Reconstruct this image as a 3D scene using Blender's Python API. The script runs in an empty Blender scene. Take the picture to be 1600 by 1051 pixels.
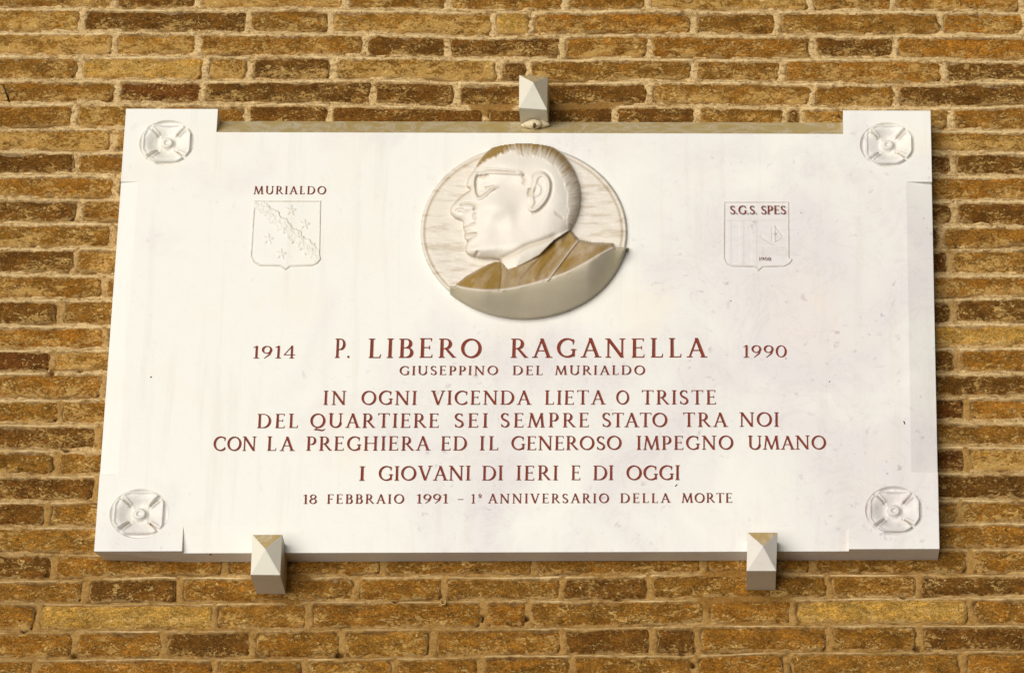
import bpy, bmesh, math, random
import numpy as np
from mathutils import Vector

random.seed(7)
S = bpy.context.scene
COL = S.collection
DATA = {"JZ":{"-4":[0.8332,0.8323,0.8313,0.8301,0.8284,0.827,0.8264,0.8248,0.8262,0.8237,0.8212,0.8195,0.8186,0.8194,0.821,0.8182,0.8175,0.8161,0.8159,0.816,0.8141,0.811,0.8101,0.8091,0.8082],"-3":[0.7867,0.7858,0.7848,0.7836,0.7819,0.7805,0.7799,0.7783,0.7797,0.7772,0.7747,0.773,0.7721,0.7729,0.7745,0.7717,0.771,0.7696,0.7694,0.7695,0.7676,0.7645,0.7636,0.7626,0.7617],"-2":[0.7402,0.7393,0.7383,0.7371,0.7354,0.734,0.7334,0.7318,0.7332,0.7307,0.7282,0.7265,0.7256,0.7264,0.728,0.7252,0.7245,0.7231,0.7229,0.723,0.7211,0.718,0.7171,0.7161,0.7152],"-1":[0.6937,0.6928,0.6918,0.6906,0.6889,0.6875,0.6869,0.6853,0.6867,0.6842,0.6817,0.68,0.6791,0.6799,0.6815,0.6787,0.678,0.6766,0.6764,0.6765,0.6746,0.6715,0.6706,0.6696,0.6687],"0":[0.6472,0.6462,0.6453,0.6441,0.6424,0.641,0.6404,0.6388,0.6401,0.6377,0.6352,0.6335,0.6326,0.6334,0.635,0.6322,0.6315,0.6301,0.6299,0.63,0.6281,0.625,0.6241,0.6231,0.6222],"1":[0.5962,0.5954,0.5946,0.5939,0.5938,0.5942,0.5938,0.591,0.5902,0.5906,0.5867,0.5824,0.583,0.5857,0.5873,0.5846,0.5829,0.5822,0.5817,0.5818,0.5811,0.5789,0.5781,0.5772,0.5764],"2":[0.5512,0.5503,0.5493,0.5477,0.5456,0.5453,0.546,0.5445,0.5448,0.5432,0.5411,0.5391,0.5371,0.5368,0.5375,0.5371,0.5356,0.5358,0.5365,0.5348,0.5309,0.528,0.5271,0.5261,0.5252],"3":[0.5005,0.4998,0.4991,0.4981,0.4973,0.4987,0.4949,0.4965,0.4974,0.4974,0.4952,0.4919,0.4899,0.4898,0.4916,0.4913,0.4888,0.4879,0.4861,0.4853,0.4875,0.4901,0.4894,0.4886,0.4879],"4":[0.452,0.4513,0.4505,0.4507,0.4521,0.4518,0.4514,0.45,0.4503,0.4481,0.4444,0.4416,0.4413,0.444,0.4448,0.4444,0.4411,0.44,0.4389,0.4386,0.4409,0.4435,0.4427,0.442,0.4413],"5":[0.4045,0.4039,0.4034,0.4029,0.4026,0.4022,0.4018,0.4013,0.4008,0.4003,0.3998,0.3993,0.3988,0.3984,0.3979,0.3974,0.3969,0.3964,0.3959,0.3949,0.3929,0.391,0.3904,0.3899,0.3893],"6":[0.3597,0.3593,0.359,0.3583,0.3569,0.3556,0.3553,0.355,0.3548,0.3545,0.3542,0.354,0.3537,0.3534,0.3531,0.3529,0.3526,0.3523,0.3521,0.3516,0.3508,0.35,0.3496,0.3492,0.3489],"7":[0.3117,0.3114,0.3111,0.3107,0.3099,0.3092,0.3089,0.3087,0.3085,0.3082,0.308,0.3078,0.3075,0.3073,0.3071,0.3068,0.3066,0.3064,0.3061,0.3059,0.3057,0.3054,0.3052,0.3049,0.3046],"8":[0.2674,0.2669,0.2663,0.2658,0.265,0.2642,0.2637,0.2631,0.2626,0.2621,0.2615,0.261,0.2604,0.2599,0.2593,0.2588,0.2583,0.2577,0.2572,0.2569,0.2572,0.2573,0.2568,0.2563,0.2558],"9":[0.2175,0.217,0.2166,0.2163,0.2167,0.217,0.2166,0.2161,0.2156,0.2151,0.2146,0.2141,0.2136,0.2131,0.2126,0.2121,0.2116,0.2111,0.2106,0.2101,0.2099,0.2096,0.2092,0.2087,0.2083],"10":[0.1699,0.1697,0.1694,0.1692,0.1691,0.169,0.1687,0.1684,0.1681,0.1678,0.1676,0.1673,0.167,0.1667,0.1664,0.1661,0.1658,0.1655,0.1653,0.1654,0.1663,0.1671,0.1669,0.1667,0.1665],"11":[0.1203,0.1203,0.1202,0.12,0.1188,0.1177,0.1175,0.1175,0.1175,0.1176,0.1176,0.1176,0.1176,0.1176,0.1176,0.1176,0.1177,0.1177,0.1177,0.1175,0.1169,0.1163,0.1163,0.1162,0.1161],"12":[0.0711,0.0711,0.0712,0.0713,0.0712,0.0712,0.0712,0.0711,0.0711,0.0711,0.071,0.071,0.071,0.0709,0.0709,0.0709,0.0708,0.0708,0.0708,0.0715,0.0737,0.0755,0.0756,0.0757,0.0757],"13":[0.022,0.0222,0.0225,0.0227,0.0222,0.0217,0.0218,0.022,0.0223,0.0226,0.0228,0.0231,0.0234,0.0236,0.0239,0.0242,0.0244,0.0247,0.025,0.0254,0.026,0.0265,0.0268,0.027,0.0273],"14":[-0.0237,-0.0235,-0.0233,-0.0231,-0.0231,-0.023,-0.0229,-0.0228,-0.0227,-0.0225,-0.0224,-0.0223,-0.0221,-0.022,-0.0219,-0.0217,-0.0216,-0.0215,-0.0213,-0.0206,-0.0188,-0.0175,-0.0173,-0.0171,-0.0169],"15":[-0.0675,-0.0675,-0.0675,-0.0675,-0.0664,-0.0653,-0.065,-0.0651,-0.0652,-0.0653,-0.0654,-0.0655,-0.0656,-0.0657,-0.0658,-0.0658,-0.0659,-0.066,-0.0661,-0.0662,-0.0661,-0.0661,-0.0661,-0.0661,-0.0661],"16":[-0.118,-0.1175,-0.117,-0.1165,-0.1168,-0.1172,-0.1168,-0.1162,-0.1156,-0.1149,-0.1143,-0.1137,-0.113,-0.1124,-0.1118,-0.1111,-0.1105,-0.1099,-0.1092,-0.1091,-0.11,-0.1105,-0.11,-0.1095,-0.109],"17":[-0.1644,-0.1638,-0.1633,-0.1627,-0.163,-0.1633,-0.163,-0.1623,-0.1616,-0.161,-0.1603,-0.1596,-0.159,-0.1583,-0.1576,-0.1569,-0.1563,-0.1556,-0.1549,-0.1548,-0.1557,-0.1561,-0.1555,-0.155,-0.1544],"18":[-0.2121,-0.2114,-0.2107,-0.2099,-0.2106,-0.2114,-0.2111,-0.2102,-0.2093,-0.2084,-0.2076,-0.2067,-0.2058,-0.2049,-0.204,-0.2032,-0.2023,-0.2014,-0.2005,-0.2,-0.2003,-0.2001,-0.1994,-0.1987,-0.1979],"19":[-0.2586,-0.258,-0.2574,-0.2568,-0.2565,-0.2562,-0.2557,-0.255,-0.2544,-0.2537,-0.2531,-0.2524,-0.2517,-0.2511,-0.2504,-0.2497,-0.2491,-0.2484,-0.2478,-0.2475,-0.2481,-0.2482,-0.2476,-0.247,-0.2464],"20":[-0.3072,-0.3067,-0.3062,-0.3057,-0.3045,-0.3032,-0.3024,-0.3019,-0.3015,-0.3011,-0.3006,-0.3002,-0.2997,-0.2993,-0.2988,-0.2984,-0.2979,-0.2975,-0.297,-0.2966,-0.2963,-0.2959,-0.2954,-0.2949,-0.2944],"21":[-0.3533,-0.3525,-0.3517,-0.351,-0.3505,-0.3502,-0.3496,-0.3488,-0.348,-0.3472,-0.3465,-0.3457,-0.3449,-0.3441,-0.3433,-0.3426,-0.3418,-0.341,-0.3402,-0.3394,-0.3383,-0.3374,-0.3367,-0.3359,-0.3351],"22":[-0.4003,-0.3992,-0.3982,-0.3971,-0.3981,-0.3998,-0.3999,-0.3986,-0.3974,-0.3962,-0.3949,-0.3937,-0.3924,-0.3912,-0.39,-0.3887,-0.3875,-0.3862,-0.385,-0.384,-0.3835,-0.3827,-0.3817,-0.3806,-0.3796],"23":[-0.4505,-0.4495,-0.4485,-0.4475,-0.4455,-0.4412,-0.4386,-0.4388,-0.4381,-0.4366,-0.4356,-0.4361,-0.4356,-0.4331,-0.4316,-0.4292,-0.4285,-0.429,-0.4289,-0.4292,-0.4292,-0.4285,-0.4275,-0.4265,-0.4255],"24":[-0.4884,-0.4873,-0.4862,-0.4851,-0.4863,-0.4868,-0.4858,-0.485,-0.4828,-0.4805,-0.4812,-0.478,-0.4776,-0.4783,-0.4768,-0.4753,-0.4738,-0.4732,-0.4703,-0.4697,-0.4697,-0.4688,-0.4677,-0.4666,-0.4655],"25":[-0.5409,-0.5397,-0.5385,-0.5372,-0.5364,-0.5344,-0.533,-0.5331,-0.5312,-0.5302,-0.528,-0.5275,-0.527,-0.5254,-0.5218,-0.5202,-0.5196,-0.5191,-0.5186,-0.5182,-0.5177,-0.5167,-0.5155,-0.5143,-0.513],"26":[-0.5915,-0.5899,-0.5884,-0.5869,-0.5859,-0.5844,-0.583,-0.5828,-0.5816,-0.5808,-0.5793,-0.5775,-0.5739,-0.5723,-0.5728,-0.5714,-0.5671,-0.5658,-0.5653,-0.5641,-0.5618,-0.5598,-0.5583,-0.5568,-0.5552],"27":[-0.638,-0.6364,-0.6349,-0.6334,-0.6324,-0.6309,-0.6295,-0.6293,-0.6281,-0.6273,-0.6258,-0.624,-0.6204,-0.6188,-0.6193,-0.6179,-0.6136,-0.6123,-0.6118,-0.6106,-0.6083,-0.6063,-0.6048,-0.6033,-0.6017],"28":[-0.6845,-0.6829,-0.6814,-0.6799,-0.6789,-0.6774,-0.676,-0.6758,-0.6746,-0.6738,-0.6723,-0.6705,-0.6669,-0.6653,-0.6658,-0.6644,-0.6601,-0.6588,-0.6583,-0.6571,-0.6548,-0.6528,-0.6513,-0.6498,-0.6482],"29":[-0.731,-0.7294,-0.7279,-0.7264,-0.7254,-0.7239,-0.7225,-0.7223,-0.7211,-0.7203,-0.7188,-0.717,-0.7134,-0.7118,-0.7123,-0.7109,-0.7066,-0.7053,-0.7048,-0.7036,-0.7013,-0.6993,-0.6978,-0.6963,-0.6947],"30":[-0.7775,-0.7759,-0.7744,-0.7729,-0.7719,-0.7704,-0.769,-0.7688,-0.7676,-0.7668,-0.7653,-0.7635,-0.7599,-0.7583,-0.7588,-0.7574,-0.7531,-0.7518,-0.7513,-0.7501,-0.7478,-0.7458,-0.7443,-0.7428,-0.7412]},"courses":[[-3,[-1.1005,-0.9625,-0.7033,-0.4333,-0.2953,-0.0253,0.1127,0.3827,0.5207,0.7907,0.9287,1.1879],[5,2,2,2,1,2,1,3,2,2,3]],[-2,[-1.002,-0.7428,-0.6048,-0.3348,-0.1968,0.0732,0.2112,0.4812,0.6192,0.8892,1.1484],[3,5,2,2,2,1,2,2,1,1]],[-1,[-1.0146,-0.7554,-0.4854,-0.3474,-0.0774,0.0606,0.3306,0.4686,0.7386,0.8766,1.1358],[2,2,3,5,1,5,1,2,1,2]],[0,[-1.0007,-0.7415,-0.594,-0.3288,-0.1446,0.0641,0.2096,0.4973,0.6429,0.8701,1.1293],[2,1,3,2,2,2,3,2,5,2]],[1,[-1.0585,-0.7993,-0.5018,-0.3542,-0.0623,0.0025,0.2915,0.4394,0.7273,0.8742,1.1334],[3,1,2,3,4,5,2,2,5,1]],[2,[-1.1358,-0.9978,-0.7386,-0.5885,-0.2895,-0.1428,0.059,0.2138,0.5009,0.6457,0.9049,1.1749],[5,3,3,2,1,1,5,5,1,5,5]],[3,[-1.0577,-0.7985,-0.5711,-0.4935,-0.3456,-0.0498,0.001,0.2929,0.4467,0.7297,0.9889,1.1269],[2,4,3,1,3,1,2,2,5,1,5]],[4,[-1.257,-0.987,-0.7278,-0.574,-0.2711,-0.1231,0.2146,0.499,0.6451,0.9043,1.0423],[2,2,6,1,1,1,2,2,1,5]],[5,[-1.058,-0.7988,-0.6475,-0.4944,-0.3473,-0.0712,0.1534,0.2988,0.4506,0.4818,0.7387,0.9979,1.2679],[2,3,2,1,1,1,1,2,1,3,2,5]],[6,[-1.1249,-0.9869,-0.7277,0.6435,0.9027,1.1727],[1,3,2,3,5]],[7,[-1.0507,-0.7915,-0.6309,0.5874,0.7432,1.0024,1.2724],[1,2,2,6,1,1]],[8,[-1.1144,-0.9764,-0.7172,0.6474,0.9066,1.1766],[2,5,2,5,2]],[9,[-1.0374,-0.7782,-0.6253,0.5751,0.7409,1.0001,1.2701],[1,2,2,1,1,5]],[10,[-1.1137,-0.9757,-0.7165,-0.5665,0.5744,0.7169,0.9761,1.2461],[5,2,3,2,6,2,2]],[11,[-1.0386,-0.7794,-0.6307,0.5847,0.7311,0.9903,1.2603],[1,3,2,6,2,2]],[12,[-1.2539,-0.9839,-0.7247,-0.5722,0.6385,0.8977,1.0357],[2,2,2,2,5,1]],[13,[-1.0563,-0.7971,-0.636,0.5834,0.7365,0.9957,1.2657],[1,2,2,1,1,1]],[14,[-1.2453,-0.9753,-0.7161,-0.5667,0.6477,0.9069,1.0449],[5,5,2,2,4,5]],[15,[-1.0641,-0.8049,-0.6413,0.5929,0.7386,0.9978,1.2678],[6,3,2,1,2,5]],[16,[-1.2425,-0.9725,-0.7133,-0.5615,0.6299,0.8891,1.0271],[2,5,2,2,1,2]],[17,[-1.043,-0.7838,-0.6355,0.613,0.7546,1.0138,1.2838],[2,2,2,6,5,5]],[18,[-1.2428,-0.9728,-0.7136,-0.567,0.639,0.8982,1.0362],[5,1,2,2,2,5]],[19,[-1.044,-0.7848,-0.6297,0.6114,0.7523,1.0115,1.2815],[2,2,2,6,3,2]],[20,[-1.2458,-0.9866,-0.7138,-0.5616,0.6426,0.9018,1.0398],[2,1,2,2,1,1]],[21,[-1.0524,-0.7932,-0.6347,0.5887,0.7362,0.9954,1.2654],[1,2,2,2,2,2]],[22,[-1.2379,-0.9787,-0.6859,-0.5455,0.6198,0.879,1.017,1.287],[2,3,2,2,2,5,5]],[23,[-1.0351,-0.7759,-0.487,-0.2209,0.0302,0.312,0.4921,0.7518,1.011,1.149],[1,2,2,2,2,2,2,5,2]],[24,[-1.1161,-0.9781,-0.7189,-0.5598,-0.2652,-0.119,0.0768,0.2232,0.5181,0.6656,0.9248,1.1948],[2,2,1,2,2,2,1,2,2,1,2]],[25,[-1.0545,-0.7953,-0.4983,-0.3412,-0.0529,0.0214,0.3175,0.4598,0.7506,1.0098,1.2798],[2,4,3,2,5,2,5,4,2,1]],[26,[-1.1278,-0.9898,-0.7306,-0.5799,-0.4338,-0.2849,-0.1353,0.0805,0.2282,0.3029,0.5182,0.6658,0.925,1.195],[5,2,2,1,2,3,2,1,1,2,2,1,2]],[27,[-1.0525,-0.7933,-0.495,-0.3464,-0.1982,-0.0556,0.0951,0.2989,0.4486,0.7356,0.9948,1.1328],[2,5,2,3,2,2,2,5,2,5,5]],[28,[-1.0356,-0.7764,-0.6384,-0.3684,-0.2304,0.0396,0.1776,0.4476,0.5856,0.8556,1.1148],[1,3,2,5,1,2,2,5,1,1]],[29,[-1.0479,-0.7887,-0.5187,-0.3807,-0.1107,0.0273,0.2973,0.4353,0.7053,0.8433,1.1133,1.3725],[5,5,2,2,2,2,1,2,1,3,1]],[30,[-1.0283,-0.7691,-0.6311,-0.3611,-0.2231,0.0469,0.1849,0.4549,0.5929,0.8629,1.1221],[3,2,5,3,3,5,3,2,1,5]]],"corner":{"tl":[-0.6997,0.4133],"tr":[0.7015,0.4047],"br":[0.6987,-0.4043],"bl":[-0.7002,-0.4138]},"block":{"tl":[-0.5387,0.2705],"tr":[0.5498,0.2681],"br":[0.5496,-0.2674],"bl":[-0.554,-0.2758]},"ros":[[[-0.6236,0.3465],[0.0488,0.0444]],[[0.6265,0.3392],[0.0478,0.0432]],[[-0.6284,-0.3462],[0.0505,0.0447]],[[0.6256,-0.3368],[0.0479,0.0437]]],"clamps":[{"f":[[-0.0105,0.4627],[0.0393,0.4593],[0.0392,0.3942],[-0.0097,0.3981]],"a":[0.0156,0.4324]},{"f":[[-0.432,-0.3976],[-0.3828,-0.3974],[-0.3826,-0.4683],[-0.4318,-0.468]],"a":[-0.4069,-0.4307]},{"f":[[0.3837,-0.3908],[0.4329,-0.3911],[0.4303,-0.4579],[0.382,-0.4581]],"a":[0.4085,-0.4231]}],"text":[["year of birth in dark red numerals",[["1914",[-0.4543,-0.0638],[-0.3803,-0.0637],0.0234]]],["large dark red name line across the middle",[["P.",[-0.3132,-0.063],[-0.2871,-0.0629],0.0361],["LIBERO",[-0.2567,-0.0629],[-0.064,-0.0624],0.0359],["RAGANELLA",[-0.015,-0.0623],[0.3144,-0.0615],0.0356]]],["year of death in dark red numerals",[["1990",[0.376,-0.0615],[0.4513,-0.0615],0.023]]],["small dark red line under the large name",[["GIUSEPPINO",[-0.2023,-0.0943],[-0.0356,-0.0939],0.0166],["DEL",[-0.0107,-0.0939],[0.04,-0.0938],0.0168],["MURIALDO",[0.0605,-0.0937],[0.2125,-0.0934],0.017]]],["first line of the dedication verse",[["IN",[-0.3291,-0.1493],[-0.2902,-0.1492],0.0258],["OGNI",[-0.2653,-0.1492],[-0.1713,-0.1489],0.0258],["VICENDA",[-0.1471,-0.1488],[0.0207,-0.1483],0.0259],["LIETA",[0.0443,-0.1483],[0.1454,-0.148],0.0259],["O",[0.1643,-0.1479],[0.1865,-0.1478],0.026],["TRISTE",[0.207,-0.1478],[0.3324,-0.1474],0.026]]],["second line of the dedication verse",[["DEL",[-0.4392,-0.1917],[-0.3699,-0.1914],0.0262],["QUARTIERE",[-0.3496,-0.1913],[-0.1322,-0.1903],0.0262],["SEI",[-0.107,-0.1902],[-0.0505,-0.1899],0.0261],["SEMPRE",[-0.0292,-0.1898],[0.1197,-0.1891],0.0261],["STATO",[0.1409,-0.189],[0.2508,-0.1885],0.0261],["TRA",[0.2765,-0.1883],[0.3505,-0.188],0.0262],["NOI",[0.3709,-0.1879],[0.4366,-0.1876],0.0261]]],["widest line of the dedication verse",[["CON",[-0.5111,-0.2334],[-0.4385,-0.2331],0.0261],["LA",[-0.4206,-0.233],[-0.3751,-0.2328],0.0261],["PREGHIERA",[-0.3543,-0.2327],[-0.147,-0.2316],0.0258],["ED",[-0.128,-0.2316],[-0.0837,-0.2313],0.0256],["IL",[-0.063,-0.2312],[-0.0316,-0.2311],0.0256],["GENEROSO",[-0.0104,-0.231],[0.1748,-0.2301],0.0253],["IMPEGNO",[0.1993,-0.23],[0.3608,-0.2292],0.0251],["UMANO",[0.3851,-0.2291],[0.515,-0.2284],0.0249]]],["line naming the dedicating young people",[["I",[-0.2631,-0.2863],[-0.2535,-0.2862],0.0261],["GIOVANI",[-0.231,-0.2861],[-0.0769,-0.2854],0.0262],["DI",[-0.0576,-0.2853],[-0.0228,-0.2851],0.0262],["IERI",[-0.0003,-0.285],[0.0691,-0.2847],0.0263],["E",[0.0907,-0.2846],[0.1067,-0.2845],0.0263],["DI",[0.1275,-0.2844],[0.1617,-0.2843],0.0263],["OGGI",[0.1828,-0.2842],[0.272,-0.2838],0.0263]]],["small date line at the bottom",[["18",[-0.3561,-0.3282],[-0.3321,-0.328],0.0168],["FEBBRAIO",[-0.3152,-0.3279],[-0.1864,-0.3272],0.0169],["1991",[-0.1664,-0.327],[-0.1125,-0.3267],0.0169],["-",[-0.0981,-0.3266],[-0.0864,-0.3266],0.017],["1o",[-0.0751,-0.3265],[-0.0566,-0.3264],0.0169],["ANNIVERSARIO",[-0.0462,-0.3263],[0.1545,-0.3251],0.017],["DELLA",[0.1732,-0.325],[0.2559,-0.3245],0.017],["MORTE",[0.275,-0.3244],[0.359,-0.3239],0.0171]]],["small lettering above the left shield",[["MURIALDO",[-0.467,0.2459],[-0.3414,0.2457],0.0154]]],["small lettering inside the top of the right shield",[["S.G.S.",[0.3552,0.2054],[0.4019,0.2054],0.0161],["SPES",[0.4081,0.2053],[0.4507,0.2053],0.0161]]],["tiny year at the foot of the right shield",[["1908",[0.4038,0.1178],[0.4248,0.1178],0.0064]]]],"aff_m":[[0.00032348509,7.7425786e-06,-0.19726042],[-4.5908816e-07,-0.00035826415,0.36715068]],"aff_c1":[[0.00016835212,8.7452742e-06,-0.49763012],[-2.2818958e-07,-0.00018571206,0.28677268]],"aff_c2":[[0.00014529286,-5.0105861e-07,0.32214748],[-1.9518327e-07,-0.00016135461,0.26059959]],"lean":[0.0582,-0.4812],"nail":[[-0.9285,0.481],[-0.917,0.4528]],"flecks":[[0.2658,-0.2933,0.0032,0.001,0.85],[-0.6243,-0.0982,0.0016,0.0013,0],[0.6453,-0.1797,0.001,0.004,0.3],[-0.5052,-0.4187,0.002,0.0015,0],[0.3567,0.0434,0.001,0.001,0],[0.4491,-0.0632,0.0012,0.001,0],[0.5217,-0.1054,0.0011,0.001,0]],"fixings":[[0.0911,0.4566,0.085,0.034],[-0.0607,0.4508,0.045,0.03],[-0.3906,-0.4543,0.06,0.034],[0.3809,-0.4624,0.085,0.055]],"stub":[-0.1194,-0.4832],"pits":[[-0.8167,-0.5354],[-0.7301,-0.5777],[-0.7689,-0.2096],[-0.7304,0.1813],[-0.8545,0.1766],[-0.735,0.0834],[-0.8055,-0.0674],[-0.7561,-0.0626],[-0.0537,-0.5093],[0.0184,-0.509],[-0.2882,-0.5743],[0.1714,-0.4735],[0.2767,-0.5692],[0.6624,-0.5595],[-0.1993,-0.4784],[0.2936,-0.5891],[0.6411,-0.4692],[-0.7764,-0.3192]],"cam":[0.346881,-5.986207,-2.672977,1.990641,-0.022831,0.050517]}


# ---------------------------------------------------------------- camera
CAM = DATA['cam']
cam = bpy.data.cameras.new('camera')
cam.sensor_width = 36.0
cam.lens = 135.0
cam.clip_start = 0.1
cam.clip_end = 200.0
camo = bpy.data.objects.new('camera', cam)
COL.objects.link(camo)
camo.location = CAM[:3]
camo.rotation_euler = CAM[3:]
S.camera = camo

# ---------------------------------------------------------------- world, sun, exposure
SUN_EL, SUN_AZ = math.radians(0.0), math.radians(-24.0)      # low, in front and to the left
w = bpy.data.worlds.new('World')
S.world = w
w.use_nodes = True
nt = w.node_tree
bg = nt.nodes['Background']
sky = nt.nodes.new('ShaderNodeTexSky')
sky.sky_type = 'NISHITA'
sky.sun_disc = False
sky.sun_elevation = SUN_EL
sdir = Vector((math.sin(SUN_AZ) * math.cos(SUN_EL), -math.cos(SUN_AZ) * math.cos(SUN_EL), math.sin(SUN_EL)))
sky.sun_rotation = math.atan2(sdir.x, sdir.y)
sky.dust_density = 3.0
nt.links.new(sky.outputs[0], bg.inputs[0])
bg.inputs[1].default_value = 0.08
sl = bpy.data.lights.new('sun', 'SUN')
sl.energy = 3.0
sl.angle = math.radians(58.0)
sl.color = (1.0, 0.972, 0.915)
so = bpy.data.objects.new('sun', sl)
COL.objects.link(so)
so.rotation_euler = (-sdir).to_track_quat('-Z', 'Y').to_euler()
S.view_settings.view_transform = 'Standard'
S.view_settings.look = 'None'
S.view_settings.exposure = 0.43
S.view_settings.gamma = 1.0
S.cycles.max_bounces = 6

# ---------------------------------------------------------------- numpy noise
_rs = np.random.RandomState(11)
_PERM = _rs.permutation(4096)
_VAL = _rs.rand(4096)

def vnoise(x, y, seed=0):
    x = np.asarray(x, float); y = np.asarray(y, float)
    xi = np.floor(x).astype(np.int64); yi = np.floor(y).astype(np.int64)
    fx = x - xi; fy = y - yi
    fx = fx * fx * fx * (fx * (fx * 6 - 15) + 10); fy = fy * fy * fy * (fy * (fy * 6 - 15) + 10)
    def h(a, b):
        return _VAL[(_PERM[(a + seed * 131) & 4095] + _PERM[(b + seed * 57) & 4095] * 3 + a * 7) & 4095]
    return ((h(xi, yi) * (1 - fx) + h(xi + 1, yi) * fx) * (1 - fy) + (h(xi, yi + 1) * (1 - fx) + h(xi + 1, yi + 1) * fx) * fy) * 2 - 1

def fbm(x, y, seed=0, octv=4, rough=.5):
    r = 0; a = 1; n = 0
    for o in range(octv):
        r = r + a * vnoise(x * 2 ** o, y * 2 ** o, seed + o * 17); n += a; a *= rough
    return r / n

def ss(a, b, x):
    t = np.clip((x - a) / (b - a), 0, 1); return t * t * (3 - 2 * t)

# ---------------------------------------------------------------- object helpers
def mesh_from(name, verts, faces, mats, smooth=True, attrs=None, matidx=None):
    me = bpy.data.meshes.new(name)
    verts = np.asarray(verts, dtype=np.float32)
    if isinstance(faces, np.ndarray):
        n, k = faces.shape
        me.vertices.add(len(verts)); me.vertices.foreach_set('co', verts.ravel())
        me.loops.add(n * k); me.loops.foreach_set('vertex_index', faces.astype(np.int32).ravel())
        me.polygons.add(n)
        me.polygons.foreach_set('loop_start', np.arange(0, n * k, k, dtype=np.int32))
        me.polygons.foreach_set('loop_total', np.full(n, k, dtype=np.int32))
        me.update(calc_edges=True)
    else:
        me.from_pydata(verts.tolist(), [], faces)
    for m in (mats if isinstance(mats, (list, tuple)) else [mats]):
        me.materials.append(m)
    if matidx is not None:
        me.polygons.foreach_set('material_index', np.asarray(matidx, dtype=np.int32))
    me.polygons.foreach_set('use_smooth', np.full(len(me.polygons), smooth))
    for k, v in (attrs or {}).items():
        a = me.attributes.new(k, 'FLOAT', 'POINT')
        a.data.foreach_set('value', np.asarray(v, dtype=np.float32))
    me.validate()
    me.update()
    return me

def obj(name, me, parent=None, label=None, loc=None):
    o = bpy.data.objects.new(name, me)
    COL.objects.link(o)
    if parent is not None:
        o.parent = parent
    if loc is not None:
        o.location = loc
    if label:
        o['label'] = label
    return o

def tag(o, label, cat, group=None):
    o['label'] = label; o['category'] = cat
    if group: o['group'] = group
    return o

def empty(name, loc=(0, 0, 0), parent=None):
    o = bpy.data.objects.new(name, None)
    COL.objects.link(o); o.location = loc
    if parent is not None: o.parent = parent
    return o

# ---------------------------------------------------------------- materials
def newmat(name, rough=.85, spec=.3):
    m = bpy.data.materials.new(name); m.use_nodes = True
    b = m.node_tree.nodes['Principled BSDF']
    b.inputs['Roughness'].default_value = rough
    b.inputs['Specular IOR Level'].default_value = spec
    return m, m.node_tree, b

class NT:
    def __init__(s, t): s.t = t
    def n(s, typ, **kw):
        x = s.t.nodes.new(typ)
        for k, v in kw.items(): setattr(x, k, v)
        return x
    def l(s, a, b): s.t.links.new(a, b)
    def pos(s, scale=(1, 1, 1)):
        g = s.n('ShaderNodeNewGeometry'); m = s.n('ShaderNodeMapping')
        m.inputs['Scale'].default_value = scale
        s.l(g.outputs['Position'], m.inputs[0]); return m.outputs[0]
    def noise(s, vec, scale, detail=5, rough=.6, dist=0.0):
        x = s.n('ShaderNodeTexNoise'); s.l(vec, x.inputs['Vector'])
        x.inputs['Scale'].default_value = scale; x.inputs['Detail'].default_value = detail
        x.inputs['Roughness'].default_value = rough; x.inputs['Distortion'].default_value = dist
        return x.outputs['Fac']
    def ramp(s, v, stops):
        r = s.n('ShaderNodeValToRGB'); e = r.color_ramp.elements
        while len(e) > 1: e.remove(e[-1])
        e[0].position = stops[0][0]; c = stops[0][1]
        e[0].color = (c, c, c, 1) if not isinstance(c, tuple) else (*c, 1)
        for p, c in stops[1:]:
            q = e.new(p); q.color = (c, c, c, 1) if not isinstance(c, tuple) else (*c, 1)
        s.l(v, r.inputs[0]); return r.outputs[0]
    def mix(s, f, a, b, mode='MIX'):
        x = s.n('ShaderNodeMix', data_type='RGBA', blend_type=mode)
        for sock, v in ((x.inputs[0], f), (x.inputs[6], a), (x.inputs[7], b)):
            if isinstance(v, (int, float)): sock.default_value = v if sock.type == 'VALUE' else (v, v, v, 1)
            elif isinstance(v, tuple): sock.default_value = (*v, 1)
            else: s.l(v, sock)
        return x.outputs[2]
    def math(s, op, a, b=0.0, clamp=False):
        x = s.n('ShaderNodeMath', operation=op, use_clamp=clamp)
        for i, v in enumerate((a, b)):
            if isinstance(v, (int, float)): x.inputs[i].default_value = v
            else: s.l(v, x.inputs[i])
        return x.outputs[0]
    def attr(s, name):
        x = s.n('ShaderNodeAttribute'); x.attribute_name = name; return x.outputs['Fac']
    def bump(s, h, dist, strength=1.0, nrm=None):
        b = s.n('ShaderNodeBump'); b.inputs['Distance'].default_value = dist; b.inputs['Strength'].default_value = strength
        s.l(h, b.inputs['Height'])
        if nrm is not None: s.l(nrm, b.inputs['Normal'])
        return b.outputs[0]

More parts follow.
